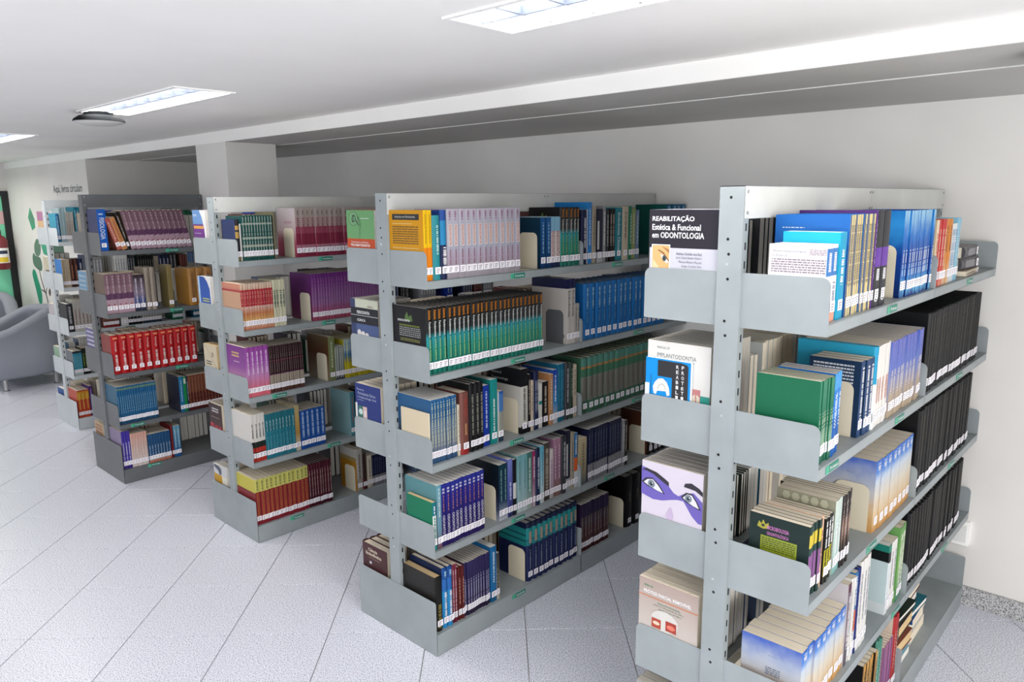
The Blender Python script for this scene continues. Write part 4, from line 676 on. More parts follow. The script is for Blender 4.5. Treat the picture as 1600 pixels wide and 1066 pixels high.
# ceiling lamps
LOUV = flat('#636a78', .35)
def lamp(x, y):
    mb = MB(); r = .018
    for a in ((-LW-r, LW+r, -LL-r, -LL), (-LW-r, LW+r, LL, LL+r), (-LW-r, -LW, -LL, LL), (LW, LW+r, -LL, LL)): mb.box(a[0], a[1], a[2], a[3], -.006, .002, WHITE)
    root = put('ceiling_lamp', mb, None, (x, y, ZC))
    mb = MB(); mb.box(-LW, LW, -LL, LL, .072, .075, WHITE)
    for a in ((-LW-.003, -LW, -LL, LL), (LW, LW+.003, -LL, LL), (-LW, LW, -LL-.003, -LL), (-LW, LW, LL, LL+.003)): mb.box(a[0], a[1], a[2], a[3], 0, .075, WHITE)
    put('housing', mb, root)
    mb = MB()
    for s in (-1, 1): mb.cyl((s*.06, -LL+.03, .05), .013, 2*LL-.06, TUBE, 1, 10)
    put('tube', mb, root, kind='stuff')
    mb = MB(); mb.prism([(-.012, .034), (.012, .034), (.003, 0), (-.003, 0)], -LL, LL, LOUV, ax=1)
    put('louvre_spine', mb, root)
    bl = MB(); bl.prism([(-.007, .03), (.007, .03), (.0025, .002), (-.0025, .002)], -LW, LW, LOUV, ax=0); blm = bl.mesh('blade')
    for k in range(1, 8): put('louvre_blade', blm, root, (0, -LL+2*LL*k/8, 0))
    return root
TUBE = flat('#f4f8ff', .5, 0, TUBE_E)
names_ = {(1.625, 1.02): 'long louvred ceiling lamp at the top edge, nearest the camera', (1.625, 4.02): 'louvred ceiling lamp beside the round ceiling device', (1.625, 7.02): 'louvred ceiling lamp at the left edge of the picture'}
for x, y in LAMPS[:4]:
    o = lamp(x, y); o['category'] = 'ceiling lamp'; o['group'] = 'louvred ceiling lamps'
    o['label'] = names_.get((x, y), 'louvred ceiling lamp behind the viewer')
for x, y in LAMPS:
    a = area('lamp_light', (x, y, ZC-.012), (0, 0, 0), 2*LW, 2*LL, LAMPW, (1, .945, .875)); a.data.size = 2*LW-.02; a.data.size_y = 2*LL-.04;  a.visible_camera = True; a.location.z = ZC+.047
# round ceiling device (access point)
def device(x, y, z, label):
    DK = flat('#14171a', .85, spec=.1)
    mb = MB(); mb.lathe([(0, 0), (.05, 0), (.05, -.018), (.075, -.02), (.075, -.006), (0, -.006)], DK, n=28); r = put('ceiling_device', mb, None, (x, y, z), label=label, category='wifi device')
    mb = MB(); mb.lathe([(.07, -.018), (.10, -.024), (.125, -.04), (.132, -.052), (.128, -.056), (.0, -.056)], DK, n=32); me = mb.mesh('s'); smooth_by_angle(me); put('shell', me, r)
    mb = MB(); mb.lathe([(.13, -.0545), (.118, -.062), (.08, -.072), (.03, -.077), (0.0005, -.078)], flat('#c9c9c6', .5), n=32); me = mb.mesh('c'); smooth_by_angle(me); put('dome_cover', me, r)
device(1.585, 4.62, ZC, 'round dark device with a pale dome under the ceiling, beside a lamp')
device(2.83, .36, ZS, 'round dark device under the lowered ceiling at the top right corner')
# socket box on the right wall
mb = MB(); mb.box(WX-.025, WX, .69, .76, .3, .42, WHITE); sb = put('socket_box', mb, None, label='small white socket box low on the wall behind the nearest rack', category='socket')
mb = MB(); mb.box(WX-.028, WX-.025, .7, .75, .315, .4, flat('#e0e0de')); put('face_plate', mb, sb)
# ------------------------------------------------------------------ wall stickers
def sticker(name, pts, col, label, cat='wall sticker', t=.0015):
    mb = MB(); P_ = [(p[0], p[1]) for p in pts]; mb.prism(P_, BX-t, BX, flat(col, .7)); return put(name, mb, None, label=label, category=cat, group='tree stickers on the wall')
def smoothpoly(pts, n=4):
    o = []; m_ = len(pts)
    for i in range(m_):
        p0, p1, p2, p3 = (Vector(pts[(i+k) % m_]) for k in (-1, 0, 1, 2))
        for k in range(n):
            t = k/n; o.append(tuple(.5*((2*p1)+(p2-p0)*t+(2*p0-5*p1+4*p2-p3)*t*t+(3*p1-p0-3*p2+p3)*t**3)))
    return o
h_ = sticker('diamond_sticker', [(10.043, 1.903), (10.158, 1.788), (10.057, 1.639), (9.929, 1.675), (9.921, 1.771)], '#3f9a74', 'green faceted diamond sticker on the wall left of the farthest rack')
mb = MB(); mb.prism([(10.127, 1.783), (9.99, 1.855), (9.94, 1.765), (10.002, 1.70)], BX-.0022, BX-.0015, flat('#5a8a72', .7)); put('facet', mb, h_)
sticker('leaf_sticker', smoothpoly([(9.919, 1.547), (10.045, 1.476), (10.066, 1.388), (9.988, 1.342), (9.862, 1.377), (9.812, 1.484)]), '#5c7a68', 'grey green oval leaf sticker, topmost of the tree on the wall')
sticker('leaf_sticker', smoothpoly([(10.12, 1.376), (10.179, 1.314), (10.15, 1.226), (9.912, 1.176), (9.844, 1.242), (9.886, 1.33), (10.041, 1.345)]), '#547262', 'grey green heart shaped leaf sticker at the tip of the branch')
sticker('leaf_sticker', smoothpoly([(10.201, 1.184), (10.268, 1.12), (10.236, 1.022), (10.185, 0.905), (10.135, 0.788), (10.042, 0.776), (9.992, 0.86), (10.0, 0.959), (10.058, 1.054), (10.117, 1.149)]), '#1f8a6a', 'long teal green leaf sticker above the armchairs')
sticker('leaf_sticker', [(9.797, 1.5), (9.735, 1.382), (9.589, 1.364), (9.554, 1.492)], '#3f9a7c', 'green leaf sticker half hidden by the farthest rack')
sticker('leaf_sticker', smoothpoly([(9.80, 1.17), (9.86, 1.1), (9.78, 1.05), (9.72, 1.1)]), '#3f9a7c', 'small green leaf sticker beside the brown branch')
sticker('leaf_sticker', smoothpoly([(9.674, .992), (9.725, .94), (9.679, .9), (9.635, .96)]), '#5a4a4c', 'small brown leaf sticker low beside the branch')
sticker('leaf_sticker', [(9.43, 1.5), (9.39, 1.35), (8.99, 1.36), (9.01, 1.505)], '#3a5a4a', 'dark green sticker seen through the farthest rack')
def strip(pts, w_):
    l = []; r_ = []
    for i, p in enumerate(pts):
        a = Vector(pts[max(0, i-1)]); b = Vector(pts[min(len(pts)-1, i+1)]); d = (b-a).normalized(); n_ = Vector((-d.y, d.x))*w_*(1+.4*i/len(pts)); l.append(tuple(Vector(p)+n_)); r_.append(tuple(Vector(p)-n_))
    return l+r_[::-1]
tr = sticker('branch_sticker', strip([(9.98, 1.206), (9.95, 1.1), (9.91, 1.024), (9.85, .94), (9.80, .85), (9.77, .6)], .012), '#5c5052', 'brown branch sticker of the tree on the wall')
mb = MB(); mb.prism(strip([(9.971, .955), (9.9, .945), (9.83, .925)], .008), BX-.002, BX-.001, flat('#5c5052')); mb.prism(strip([(9.765, .996), (9.80, .955), (9.825, .915)], .008), BX-.002, BX-.001, flat('#5c5052')); put('twig', mb, tr, kind='stuff')
vs, fs, tw, th = text_geo('Aqui, livros circulam', .012)
mb = MB(); T_ = .895
mb.poly([(BX-.001, 9.118-x/tw*T_, 2.03+y*.105/th) for x, y in vs], fs, flat('#2c3440'))
put('wall_lettering', mb, None, label='dark wall lettering reading Aqui, livros circulam above the farthest rack', category='lettering')
# fire extinguisher on the door side
EX, EY = 2.43, YB-.14
mb = MB(); RD = flat('#7c2b31', .4)
mb.lathe([(0, 0), (.07, 0), (.078, .01), (.078, .34), (.07, .37), (.045, .395), (.02, .41), (.02, .43), (0, .43)], RD, n=28); me = mb.mesh('x'); smooth_by_angle(me)
ex = put('fire_extinguisher', me, None, (EX, EY, 1.16), label='red fire extinguisher with a white and yellow label by the green door', category='fire extinguisher')
def arcpatch(mb, r, a0, a1, z0, z1, mat, n=8):
    for i in range(n):
        p, q = a0+(a1-a0)*i/n, a0+(a1-a0)*(i+1)/n
        mb.face([(r*cos(p), r*sin(p), z0), (r*cos(q), r*sin(q), z0), (r*cos(q), r*sin(q), z1), (r*cos(p), r*sin(p), z1)], mat)
mb = MB(); arcpatch(mb, .0788, -2.9, -.5, .08, .26, WHITE); arcpatch(mb, .0792, -2.4, -.9, .09, .15, flat('#e2c22c')); arcpatch(mb, .0792, -2.4, -.9, .19, .23, flat('#24304a')); put('label_sheet', mb, ex)
mb = MB(); mb.cyl((0, 0, .43), .02, .03, flat('#2a2a2c')); mb.box(-.1, .02, -.012, .012, .46, .475, flat('#2a2a2c')); mb.box(-.09, .02, -.012, .012, .435, .445, flat('#2a2a2c')); put('valve', mb, ex)
mb = MB()
pts = [(-.02, .45), (-.08, .43), (-.105, .36), (-.1, .2), (-.095, .1)]
for a, b in zip(pts, pts[1:]):
    A, B = Vector((a[0], 0, a[1])), Vector((b[0], 0, b[1])); d = B-A
    mb.cyl((0, 0, 0), .009, d.length+.006, flat('#1c1c1e'), 2, 8, T=Matrix.Translation(A) @ d.to_track_quat('Z', 'Y').to_matrix().to_4x4())
put('hose', mb, ex)
mb = MB(); mb.box(-.03, .03, .07, .14, .3, .34, flat('#4a4a4c')); put('wall_bracket', mb, ex)
# ------------------------------------------------------------------ armchairs
FAB = noisy('grey_fabric', '#82868f', '#90949d', 420, .85, bump=.15, spec=.2)
CHR = flat('#b8b8b8', .2, 1)
def armchair(loc, rz, label, backz=.80, tip=.60):
    root = bpy.data.objects.new('armchair', None); COL.objects.link(root); root.location = loc; root.rotation_euler = (0, 0, rz)
    root['label'] = label; root['category'] = 'armchair'; root['group'] = 'grey tub armchairs'
    # U-shaped shell: path from the front left tip round the back to the front right tip (chair faces -Y)
    W, D = .37, .36; path = []
    for y in (-.36, -.3, -.2, -.08, .02): path.append((-W, y))
    for k in range(1, 12):
        a = pi-pi*k/12; path.append((W*cos(a)*1.0, .02+.33*sin(a)))
    for y in (.02, -.08, -.2, -.3, -.36): path.append((W, y))
    n = len(path); rings = []
    for i, (x, y) in enumerate(path):
        a = Vector(path[max(0, i-1)]); b = Vector(path[min(n-1, i+1)]); d = (b-a).normalized(); nn = Vector((d.y, -d.x))  # inward
        if nn.dot(Vector((-x, -.05-y))) < 0: nn = -nn
        t = max(0, min(1, (y+.36)/.62)); zt = tip+(backz-tip)*(t*t*(3-2*t)); th_ = .105; zb = .13
        sec = [(0.02, zb), (0, zb+.03), (-.012, zb+.25), (-.004, zt-.075), (-.02, zt-.06), (-.018, zt-.025), (.012, zt), (.07, zt+.004), (.112, zt-.02), (.12, zt-.06), (th_, zt-.09), (th_-.01, zb+.1), (th_-.02, zb)]
        if i in (0, n-1): sec = [(.05+(u-.05)*.75, zb+(z-zb)*.965) for u, z in sec]
        rings.append([(x+nn.x*u, y+nn.y*u, z) for u, z in sec])
    mb = MB(); m_ = len(rings[0]); vs = [p for r_ in rings for p in r_]; fs = []
    for i in range(n-1):
        for k in range(m_): fs.append((i*m_+k, i*m_+(k+1) % m_, (i+1)*m_+(k+1) % m_, (i+1)*m_+k))
    fs += [tuple(range(m_)), tuple(range((n-1)*m_, n*m_))[::-1]]
    mb.poly(vs, fs, FAB); me = mb.mesh('tub'); smooth_by_angle(me, 60); put('tub_shell', me, root)
    def cushion(name, x0, x1, y0, y1, z0, z1, r):
        import bmesh
        bm = bmesh.new(); bmesh.ops.create_cube(bm, size=1)
        for v_ in bm.verts: v_.co = Vector(((x0+x1)/2+v_.co.x*(x1-x0), (y0+y1)/2+v_.co.y*(y1-y0), (z0+z1)/2+v_.co.z*(z1-z0)))
        bmesh.ops.bevel(bm, geom=bm.edges[:]+bm.verts[:], offset=r, segments=4, profile=.6, affect='EDGES')
        me = bpy.data.meshes.new(name); bm.to_mesh(me); bm.free(); me.materials.append(FAB); me.polygons.foreach_set('use_smooth', [True]*len(me.polygons)); put(name, me, root)
    cushion('seat_cushion', -.262, .262, -.37, .24, .32, .47, .035)
    cushion('seat_base', -.27, .27, -.34, .26, .14, .325, .02)
    for x, y in ((-.29, -.28), (.29, -.28), (-.27, .2), (.27, .2)):
        mb = MB(); mb.lathe([(.0005, 0), (.032, 0), (.032, .006), (.02, .012), (.019, .1), (.026, .135), (.0005, .135)], CHR, n=16); me = mb.mesh('leg'); smooth_by_angle(me); put('leg', me, root, (x, y, 0))
    return root
armchair((2.22, 9.42, 0), radians(-90), 'grey fabric tub armchair seen from its side, behind the farthest rack', .83, .62)
armchair((2.02, 10.32, 0), radians(-8), 'grey fabric tub armchair against the far wall by the green door', .92, .62)
# ------------------------------------------------------------------ racks
Dd, D5, PW, TOP = .26884, .27577, .03472, 1.96831
LV = {1: (1.59125, 1.73967), 2: (1.20866, 1.35884), 3: (.82798, .97580), 4: (.44604, .59729), 5: (0, .25155)}
LVD = {1: (1.59351, 1.74695), 2: (1.16957, 1.33426), 3: (.74987, .92478), 4: (.39012, .56180), 5: (0, .27520)}
RK = {'A': (1.86899, .95071, .008), 'B': (1.90306, 2.51580, -.00221), 'C': (1.93487, 4.10461, -.00579), 'D': (1.76707, 5.66368, -.00045), 'E': (1.98859, 7.30847, .00038)}
RN = {'A': 'nearest rack', 'B': 'second rack', 'C': 'third rack', 'D': 'dark fourth rack', 'E': 'farthest rack'}
SN = {1: 'top shelf', 2: 'second shelf', 3: 'middle shelf', 4: 'fourth shelf', 5: 'bottom shelf'}
SIGNS = {'A': [(1, .525), (1, 1.516), (2, .11), (2, .707), (2, 1.503), (3, .522), (3, 1.524), (4, .88), (4, 1.559), (5, .5)],
 'B': [(1, .533), (2, .53), (3, .517), (4, .524), (5, .518), (1, 1.288), (2, 1.501), (3, 1.496), (4, 1.25)],
 'C': [(1, .549), (2, .547), (3, .195), (4, .537), (5, .252)], 'D': [(1, .477), (2, .471), (3, .473), (4, .126), (5, .21)], 'E': [(3, .5)]}
SIGNTXT = {'A': 'Prótese', 'B': 'Endodontia', 'C': 'Periodontia', 'D': 'Fisiologia', 'E': 'Anatomia'}
LEN = {'D': .825}
def lv(r, s): return (LVD if r == 'D' else LV)[s]
def panz(r, s): return .1 if s == 5 else lv(r, s)[0]+.032
GREEN = flat('#0b6e5c', .4); GREEN2 = flat('#45aa86', .4)
def sign(txt, w_=.092, h_=.021):
    mb = MB(); mb.box(-w_*.5, w_*.5, -.0012, 0, -h_/2, h_/2, GREEN); mb.box(-w_*.5, -w_*.28, -.0016, -.0012, -h_/2, h_/2, GREEN2)
    P = lambda u, v_, n_: (-w_/2+u*w_, -.0016-n_, -h_/2+v_*h_)
    draw(mb, [('T', '#eaf6f0', txt, .3, .25, .62, .5, 1), ('T', '#0f6a54', 'Z', .08, .2, .08, .6, 1)], P, .0002); return mb.mesh('shelf_sign')
def end_plate(y0, y1, z0, z1, mat, full=False):
    r = .022; s = 1 if y1 > y0 else -1   # y1 is the outer edge
    arc = [(y1-s*r+s*r*cos(a), z1-r+r*sin(a)) for a in [pi/2*k/5 for k in range(6)]]
    if full: pts = [(y0, z0), (y1, z0)]+[(y1, z1-.006), (y1-s*.006, z1), (y0+s*.006, z1), (y0, z1-.006)]
    else: pts = [(y0, z0), (y1, z0)]+arc+[(y0, z1)]
    mb = MB(); mb.prism(pts, -.00075, .00075, mat); return mb.mesh('end_plate')
def holes(mb, zs_):
    for k, z in enumerate(zs_):
        y = .006 if k % 2 else .002
        n0 = 10; mb.face([(-.0006, y+.0042*cos(2*pi*i/n0), z+.0042*sin(2*pi*i/n0)) for i in range(n0)][::-1], HOLE if k % 5 != 3 else flat('#c8cacb', .3, .8))
def rack(r):
    x, y, g_ = RK[r]; mat = {'D': STEEL_D, 'E': STEEL_L}.get(r, STEEL); top_ = 1.99742 if r == 'D' else TOP
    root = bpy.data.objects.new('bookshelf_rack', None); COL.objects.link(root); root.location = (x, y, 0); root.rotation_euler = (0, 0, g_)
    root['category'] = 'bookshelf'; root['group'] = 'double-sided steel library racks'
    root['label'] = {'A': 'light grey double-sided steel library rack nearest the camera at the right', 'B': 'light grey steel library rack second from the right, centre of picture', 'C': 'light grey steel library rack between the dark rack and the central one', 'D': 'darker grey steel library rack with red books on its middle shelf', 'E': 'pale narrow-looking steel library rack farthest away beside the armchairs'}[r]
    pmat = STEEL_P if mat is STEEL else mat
    pm = MB(); t = .0015; fl = .032
    pm.prism([(0, -PW), (fl, -PW), (fl, -PW+t), (t, -PW+t), (t, PW-t), (fl, PW-t), (fl, PW), (0, PW)], .005, top_, mat, ax=2)
    pm.box(0, fl, -PW, PW, top_-.002, top_, mat)
    zz = [top_-.03, top_-.14, top_-.18]
    for s in (1, 2, 3, 4): zz += [lv(r, s)[0]+.03-q for q in (-.14, -.1, .015, .055)]
    holes(pm, [z for z in zz if .3 < z < top_])
    z = .3
    while z < top_-.1:
        pm.box(fl*.45, fl*.68, -PW-.0004, -PW+.0002, z, z+.02, HOLE); z += .05
    pme = pm.mesh('post')
    LN = LEN.get(r, 2.0); nb_ = 1 if LN < 1.5 else 2
    for xx in ((0, 1.0, 2.0-fl) if nb_ == 2 else (0, LN-fl)): put('post', pme, root, (xx, 0, 0))
    # top panels with folded lower edge and bolts
    for sy in (-1, 1):
        for k in range(nb_):
            x0 = .004 if k == 0 else 1.0005; x1 = LN if k == nb_-1 else .9995
            mb = MB(); yy = sy*(PW+.002)
            mb.box(x0-fl if False else x0, x1, min(yy, yy-sy*.0015), max(yy, yy-sy*.0015), top_-.085, top_, pmat)
            mb.box(x0, x1, min(yy, yy-sy*.02), max(yy, yy-sy*.02), top_-.0865, top_-.085, mat); mb.box(x0, x1, min(yy, yy-sy*.02), max(yy, yy-sy*.02), top_-.0015, top_, mat)
            o = put('top_panel', mb, root)
            bm_ = MB()
            for bx_ in (x0+.012, x1-.014):
                for bz in (top_-.015, top_-.07): bm_.cyl((bx_, yy+(0 if sy > 0 else -.003), bz), .0045, .003, flat('#a8acae', .35, .7), 1, 8)
            put('bolt', bm_, o, kind='stuff')
    sg = sign(SIGNTXT[r])
    for s in (1, 2, 3, 4):
        z0, z1 = lv(r, s); pz = panz(r, s)
        for sy in (-1, 1):
            ye = sy*Dd; yi = sy*PW
            for k in range(nb_):
                x0, x1 = (.009, .9965 if nb_ == 2 else LN-.0015) if k == 0 else (1.0035, 1.9985)
                mb = MB(); mb.box(x0+.001, x1-.001, min(yi, ye), max(yi, ye), pz-.0015, pz, mat)
                mb.box(x0+.001, x1-.001, min(ye, ye-sy*.0015), max(ye, ye-sy*.0015), z0, pz+.0005, mat); mb.box(x0+.001, x1-.001, min(ye, ye-sy*.015), max(ye, ye-sy*.015), z0, z0+.0015, mat)
                sh = put('shelf', mb, root)
                ep = end_plate(yi, ye, z0, z1, mat)
                for xx in (x0, x1): put('end_plate', ep, sh, (xx, 0, 0))
                if sy < 0:
                    for ss, sx in SIGNS[r]:
                        if ss == s and (sx < 1) == (k == 0): put('shelf_sign', sg, sh, (sx, -Dd-.0002, (z0+pz)/2))
    # base
    for k in range(nb_):
        x0, x1 = (.0, .9985 if nb_ == 2 else LN) if k == 0 else (1.0015, 2.0)
        mb = MB(); mb.box(x0+.003, x1-.002, -D5+.002, D5-.002, .0985, .1, mat)
        for sy in (-1, 1): mb.box(x0+.002, x1-.002, min(sy*D5, sy*(D5-.0015)), max(sy*D5, sy*(D5-.0015)), .002, .1005, mat)
        bs = put('base_shelf', mb, root)
        for ss, sx in SIGNS[r]:
            if ss == 5 and (sx < 1) == (k == 0): put('shelf_sign', sg, bs, (sx, -D5-.0002, .082 if r != 'D' else .09))
        ep = end_plate(-D5, D5, .002, lv(r, 5)[1], mat, True)
        if k == 0:
            put('end_plate', ep, bs, (-.0015, 0, 0))
            if nb_ == 1: put('end_plate', ep, bs, (LN+.0015, 0, 0))
        else: put('end_plate', ep, bs, (2.0015, 0, 0)); put('end_plate', end_plate(-D5, -PW-.002, .1, lv(r, 5)[1], mat), bs, (1.0, 0, 0))
    return root
racks = {r: rack(r) for r in 'ABCDE'}
# ------------------------------------------------------------------ books
def book_geo(sty, wd, h, d):
    sp, cvr, hard, pages, els, desc = ST[sty][:6]; noise = ST[sty][6] if len(ST[sty]) > 6 else 0
    ms, mc = ramp_mat(sp, .4, noise), ramp_mat(cvr, .42, noise)
    mb = MB(); t = .0022 if hard else .0005; hw = wd/2
    t = min(t, wd*.2); r = min(wd*.35, .006 if hard else .0015)
    # outline of the spine: rounded for hardbacks
    out = [(-hw, d), (-hw, r)]
    nb = 5 if hard else 3
    bul = min(.004, wd*.12) if hard else 0
    for k in range(1, nb):
        a = k/nb; out.append((-hw+wd*a, -bul*sin(pi*a)+ (0 if k not in (1, nb-1) else r*.15)))
    out += [(hw, r), (hw, d)]
    n = len(out)
    for i in range(n-1):
        (xa, ya), (xb, yb) = out[i], out[i+1]; side = i in (0, n-2)
        ua, ub = ((xa+hw)/wd, (xb+hw)/wd) if not side else (ya/d, yb/d)
        mb.face([(xa, ya, 0), (xb, yb, 0), (xb, yb, h), (xa, ya, h)], mc if side else ms, [(ua, .001), (ub, .001), (ub, .999), (ua, .999)])
    inn = [(-hw+t, d), (-hw+t, r+t), (hw-t, r+t), (hw-t, d)]
    for i in range(3):
        (xa, ya), (xb, yb) = inn[i], inn[i+1]; mb.face([(xb, yb, 0), (xa, ya, 0), (xa, ya, h), (xb, yb, h)], mc, [(.5, .5)]*4)
    for z, fl_ in ((0, 1), (h, 0)):
        vv = .999 if z else .001
        for ring in ([out[0], out[1], inn[1], inn[0]], [inn[3], inn[2], out[-2], out[-1]], out[1:-1]+[inn[2], inn[1]]):
            p = [(a, b, z) for a, b in ring]; mb.face(p if (z == 0) else p[::-1], mc if len(ring) == 4 else ms, [(.5, vv)]*len(p))
    for xa, xb in ((-hw, -hw+t), (hw-t, hw)): mb.face([(xb, d, 0), (xa, d, 0), (xa, d, h), (xb, d, h)], mc, [(.5, .001), (.5, .001), (.5, .999), (.5, .999)])
    if els: draw(mb, els, lambda u, v_, n_: ((u-.5)*wd, -bul-n_, v_*h), .0002, W=wd, H=h)
    pg = MB(); e = .003 if hard else .0004
    pg.box(-hw+t, hw-t, r+t, d-e, e, h-e-.0002, PAPER[pages])
    return mb, pg, bul
def sticker_geo(wd, bul, z0=.024, hh=.028, seed=0):
    mb = MB(); ww = min(wd*.96, .03); mb.box(-ww/2, ww/2, -bul-.0011, -bul-.0004, z0, z0+hh, STICK)
    draw(mb, [('R', '#8a6a78', .2, .66, .8, .76), ('R', '#777480', .2, .42, .7, .52), ('R', '#777480', .2, .18, .6, .28)], lambda u, v_, n_: ((u-.5)*ww, -bul-.0011-n_, z0+v_*hh), .0001)
    return mb
NOSTICK = {'peach', 'navygold', 'creamsmall', 'oliveworn', 'whitethin', 'skycover', 'creampat'}
def book_meshes(sty, wd, h, d):
    mb, pg, bul = book_geo(sty, wd, h, d); me = [mb.mesh('book_cover'), pg.mesh('pages')]
    me.append(None if sty in NOSTICK or sty in [q[2] for q in BACK] else sticker_geo(wd, bul).mesh('call_number_label')); return me
def inst(r, loc, lean=0, flip=False):
    x, y, g_ = RK[r]; return Matrix.Translation((x, y, 0)) @ Matrix.Rotation(g_, 4, 'Z') @ Matrix.Translation(loc) @ Matrix.Rotation(lean, 4, 'Y') @ Matrix.Rotation(pi if flip else 0, 4, 'Z')
def cover_print(sty, wd, h, d, flip):
    if not CV.get(sty): return None
    mb = MB(); hw = wd/2
    P = (lambda p, q, n_: (hw+n_, d*p, h*q)) if flip else (lambda p, q, n_: (-hw-n_, d*(1-p), h*q))
    draw(mb, CV[sty], P, .0003); return mb.mesh('cover_print')
BULK = MB()
def bulk(r, sty, wd, h, d, loc, lean=0, flip=False, lab=True):
    mb, pg, bul = book_geo(sty, wd, h, d); T = inst(r, loc, lean, flip); BULK.merge(mb, T); BULK.merge(pg, T)
    if lab: BULK.merge(sticker_geo(wd, bul), T)
def add_book(r, sty, meshes, loc, lean, flip, label, group, pm=None, cat='book', M=None):
    o = put('thesis' if cat == 'thesis' else 'book', meshes[0]); o.matrix_world = M if M is not None else inst(r, loc, lean, flip)
    o['label'] = label; o['category'] = cat
    if group: o['group'] = group
    put('pages', meshes[1], o)
    if meshes[2]: put('call_number_label', meshes[2], o)
    if pm: put('cover_print', pm, o)
    return o
# how large each set shows decides what is built one by one
rows = {}
for f in FRONT: rows.setdefault((f[0], f[1]), []).append(list(f))
allb = []
for key, fs_ in rows.items():
    px_end = 0; r, s = key
    for f in fs_:
        f[4] = max(f[4], .012)
        if f[4] < px_end: f[5] = max(f[5], px_end+.6*(f[5]-f[4])); f[4] = px_end+.0005
        if f[4] < 1.0 < f[5] and f[2] not in ('pinkgrad',): f[5] = .993
        px_end = f[5]
        x, y, _ = RK[r]; dist = math.hypot(x+f[4], y-.27)
        f.append(((f[5]-f[4])/f[3])*f[6]/dist**2*(1 if s < 5 else .9)*abs(y-.27)/dist)
        allb.append(f)
tot = 0; LIMIT = 318-len(BACK)-12
for f in sorted((q for q in allb if q[2] != 'thesis'), key=lambda q: -q[9]):
    f.append(tot+f[3] <= LIMIT)
    if f[-1]: tot += f[3]
for f in allb:
    if f[2] == 'thesis': f.append(True)
seen = {}
for f in allb: seen[(f[0], f[1], f[2])] = seen.get((f[0], f[1], f[2]), 0)+1
def words(t, n=16):
    return t if len(t.split()) <= n else ' '.join(t.replace(' with ', ', ').split()[:n])
ORD = 'first second third fourth fifth sixth seventh eighth ninth tenth eleventh twelfth thirteenth fourteenth fifteenth sixteenth seventeenth eighteenth nineteenth twentieth'.split()
def ordinal(k): return ORD[k-1] if k <= 20 else 'twenty-'+ORD[k-21]
for (r, s), fs_ in rows.items():
    Y = (-Dd+.015) if s < 5 else (-D5+.02)
    cnt = {}
    for gi, f in enumerate(fs_):
        _, _, sty, n, x0, x1, h, d, lean, area_, single = f
        pitch = (x1-x0)/n; gap = .0006; rr = random.Random(int(x0*1e4)+s*77+ord(r))
        desc = ST[sty][5]; where = f'on {SN[s]} of {RN[r]}'
        total = sum(q[3] for q in fs_ if q[2] == sty)
        meshes = None
        for k in range(n):
            jy = rr.uniform(-.003, .004); jh = 0
            loc = (x0+pitch*(k+.5), Y+jy, panz(r, s)+.0005)
            if lean: loc = (x0+pitch*(k+.5)+(-sin(lean))*0, Y+jy, panz(r, s)+.0005+pitch/2*abs(sin(lean)))
            wd = pitch-gap
            if not single: bulk(r, sty, wd, h, d, loc, lean); continue
            if meshes is None: meshes = book_meshes(sty, wd, h, d)
            cnt[sty] = cnt.get(sty, 0)+1
            if total == 1: lab = words(f'{desc}, {SN[s]} of {RN[r]}')
            else: lab = words(f'{desc}, {ordinal(cnt[sty])} from left, {SN[s]}, {RN[r]}')
            grp = words(f'{desc}, {SN[s]}, {RN[r]}') if total > 1 else None
            pm = cover_print(sty, wd, h, d, False) if k == 0 else None
            add_book(r, sty, meshes, loc, lean, False, lab, grp, pm, 'thesis' if sty == 'thesis' else 'book')
# back rows: first book of each set shows its cover to the aisle end
DIM = {'reab': (.03, .225), 'protetica': (.014, .152), 'implanto': (.027, .21), 'eyes': (.03, .21), 'parcial': (.032, .21), 'greyrow': (.03, .19), 'trauma': (.028, .2), 'perio': (.036, .2), 'protclin': (.034, .19), 'ciencia': (.04, .19)}
random.seed(11)
FILL = ['navy', 'charcoal', 'cream', 'brown', 'tealblue', 'greyspine', 'blackthin', 'whiteplain', 'green', 'maroonred', 'royalblue', 'beige', 'blackthick', 'paleblue', 'darkgreen', 'greyblue']
for r in 'ABCDE':
    for s in range(1, 6):
        x = .012; lim = .97
        for b in (q for q in BACK if q[0] == r and q[1] == s):
            _, _, sty, n, y, h = b; wd, d = DIM.get(sty, (.03, .17))
            meshes = None; yy = min(y, (Dd if s < 5 else D5)-.004) if r != 'A' or sty != 'protetica' else Dd-.008
            if s == 5: yy = D5-.01
            for k in range(n):
                loc = (x+wd/2, yy-.001*(k % 3), panz(r, s)+.0005)
                if k == 0:
                    meshes = book_meshes(sty, wd-.0006, h, d)
                    add_book(r, sty, meshes, loc, 0, True, words(f'{ST[sty][5]}, left half {SN[s]}, {RN[r]}'), None, cover_print(sty, wd-.0006, h, d, True))
                else: bulk(r, sty, wd-.0006, h, d, loc, 0, True, False)
                x += wd
        # further back rows, little seen
        empty = (r == 'B' and s == 4)
        if empty: x = .55
        x += random.uniform(.0, .05)
        while x < (1.93 if r != 'D' else .76):
            st_ = random.choice(FILL); n = random.randint(2, 6); wd = random.uniform(.018, .04); h = random.uniform(.21, .275); d = random.uniform(.15, .185)
            if x > .96 and x < 1.01: x = 1.012
            for k in range(n):
                if x+wd > (1.96 if r != 'D' else .81) or (x < 1 < x+wd+.006): break
                bulk(r, st_, wd-.0006, h, d, (x+wd/2, (Dd if s < 5 else D5)-.02-random.uniform(0, .01), panz(r, s)+.0005), 0, True, False); x += wd
            x += random.choice((0, 0, .03, .12))
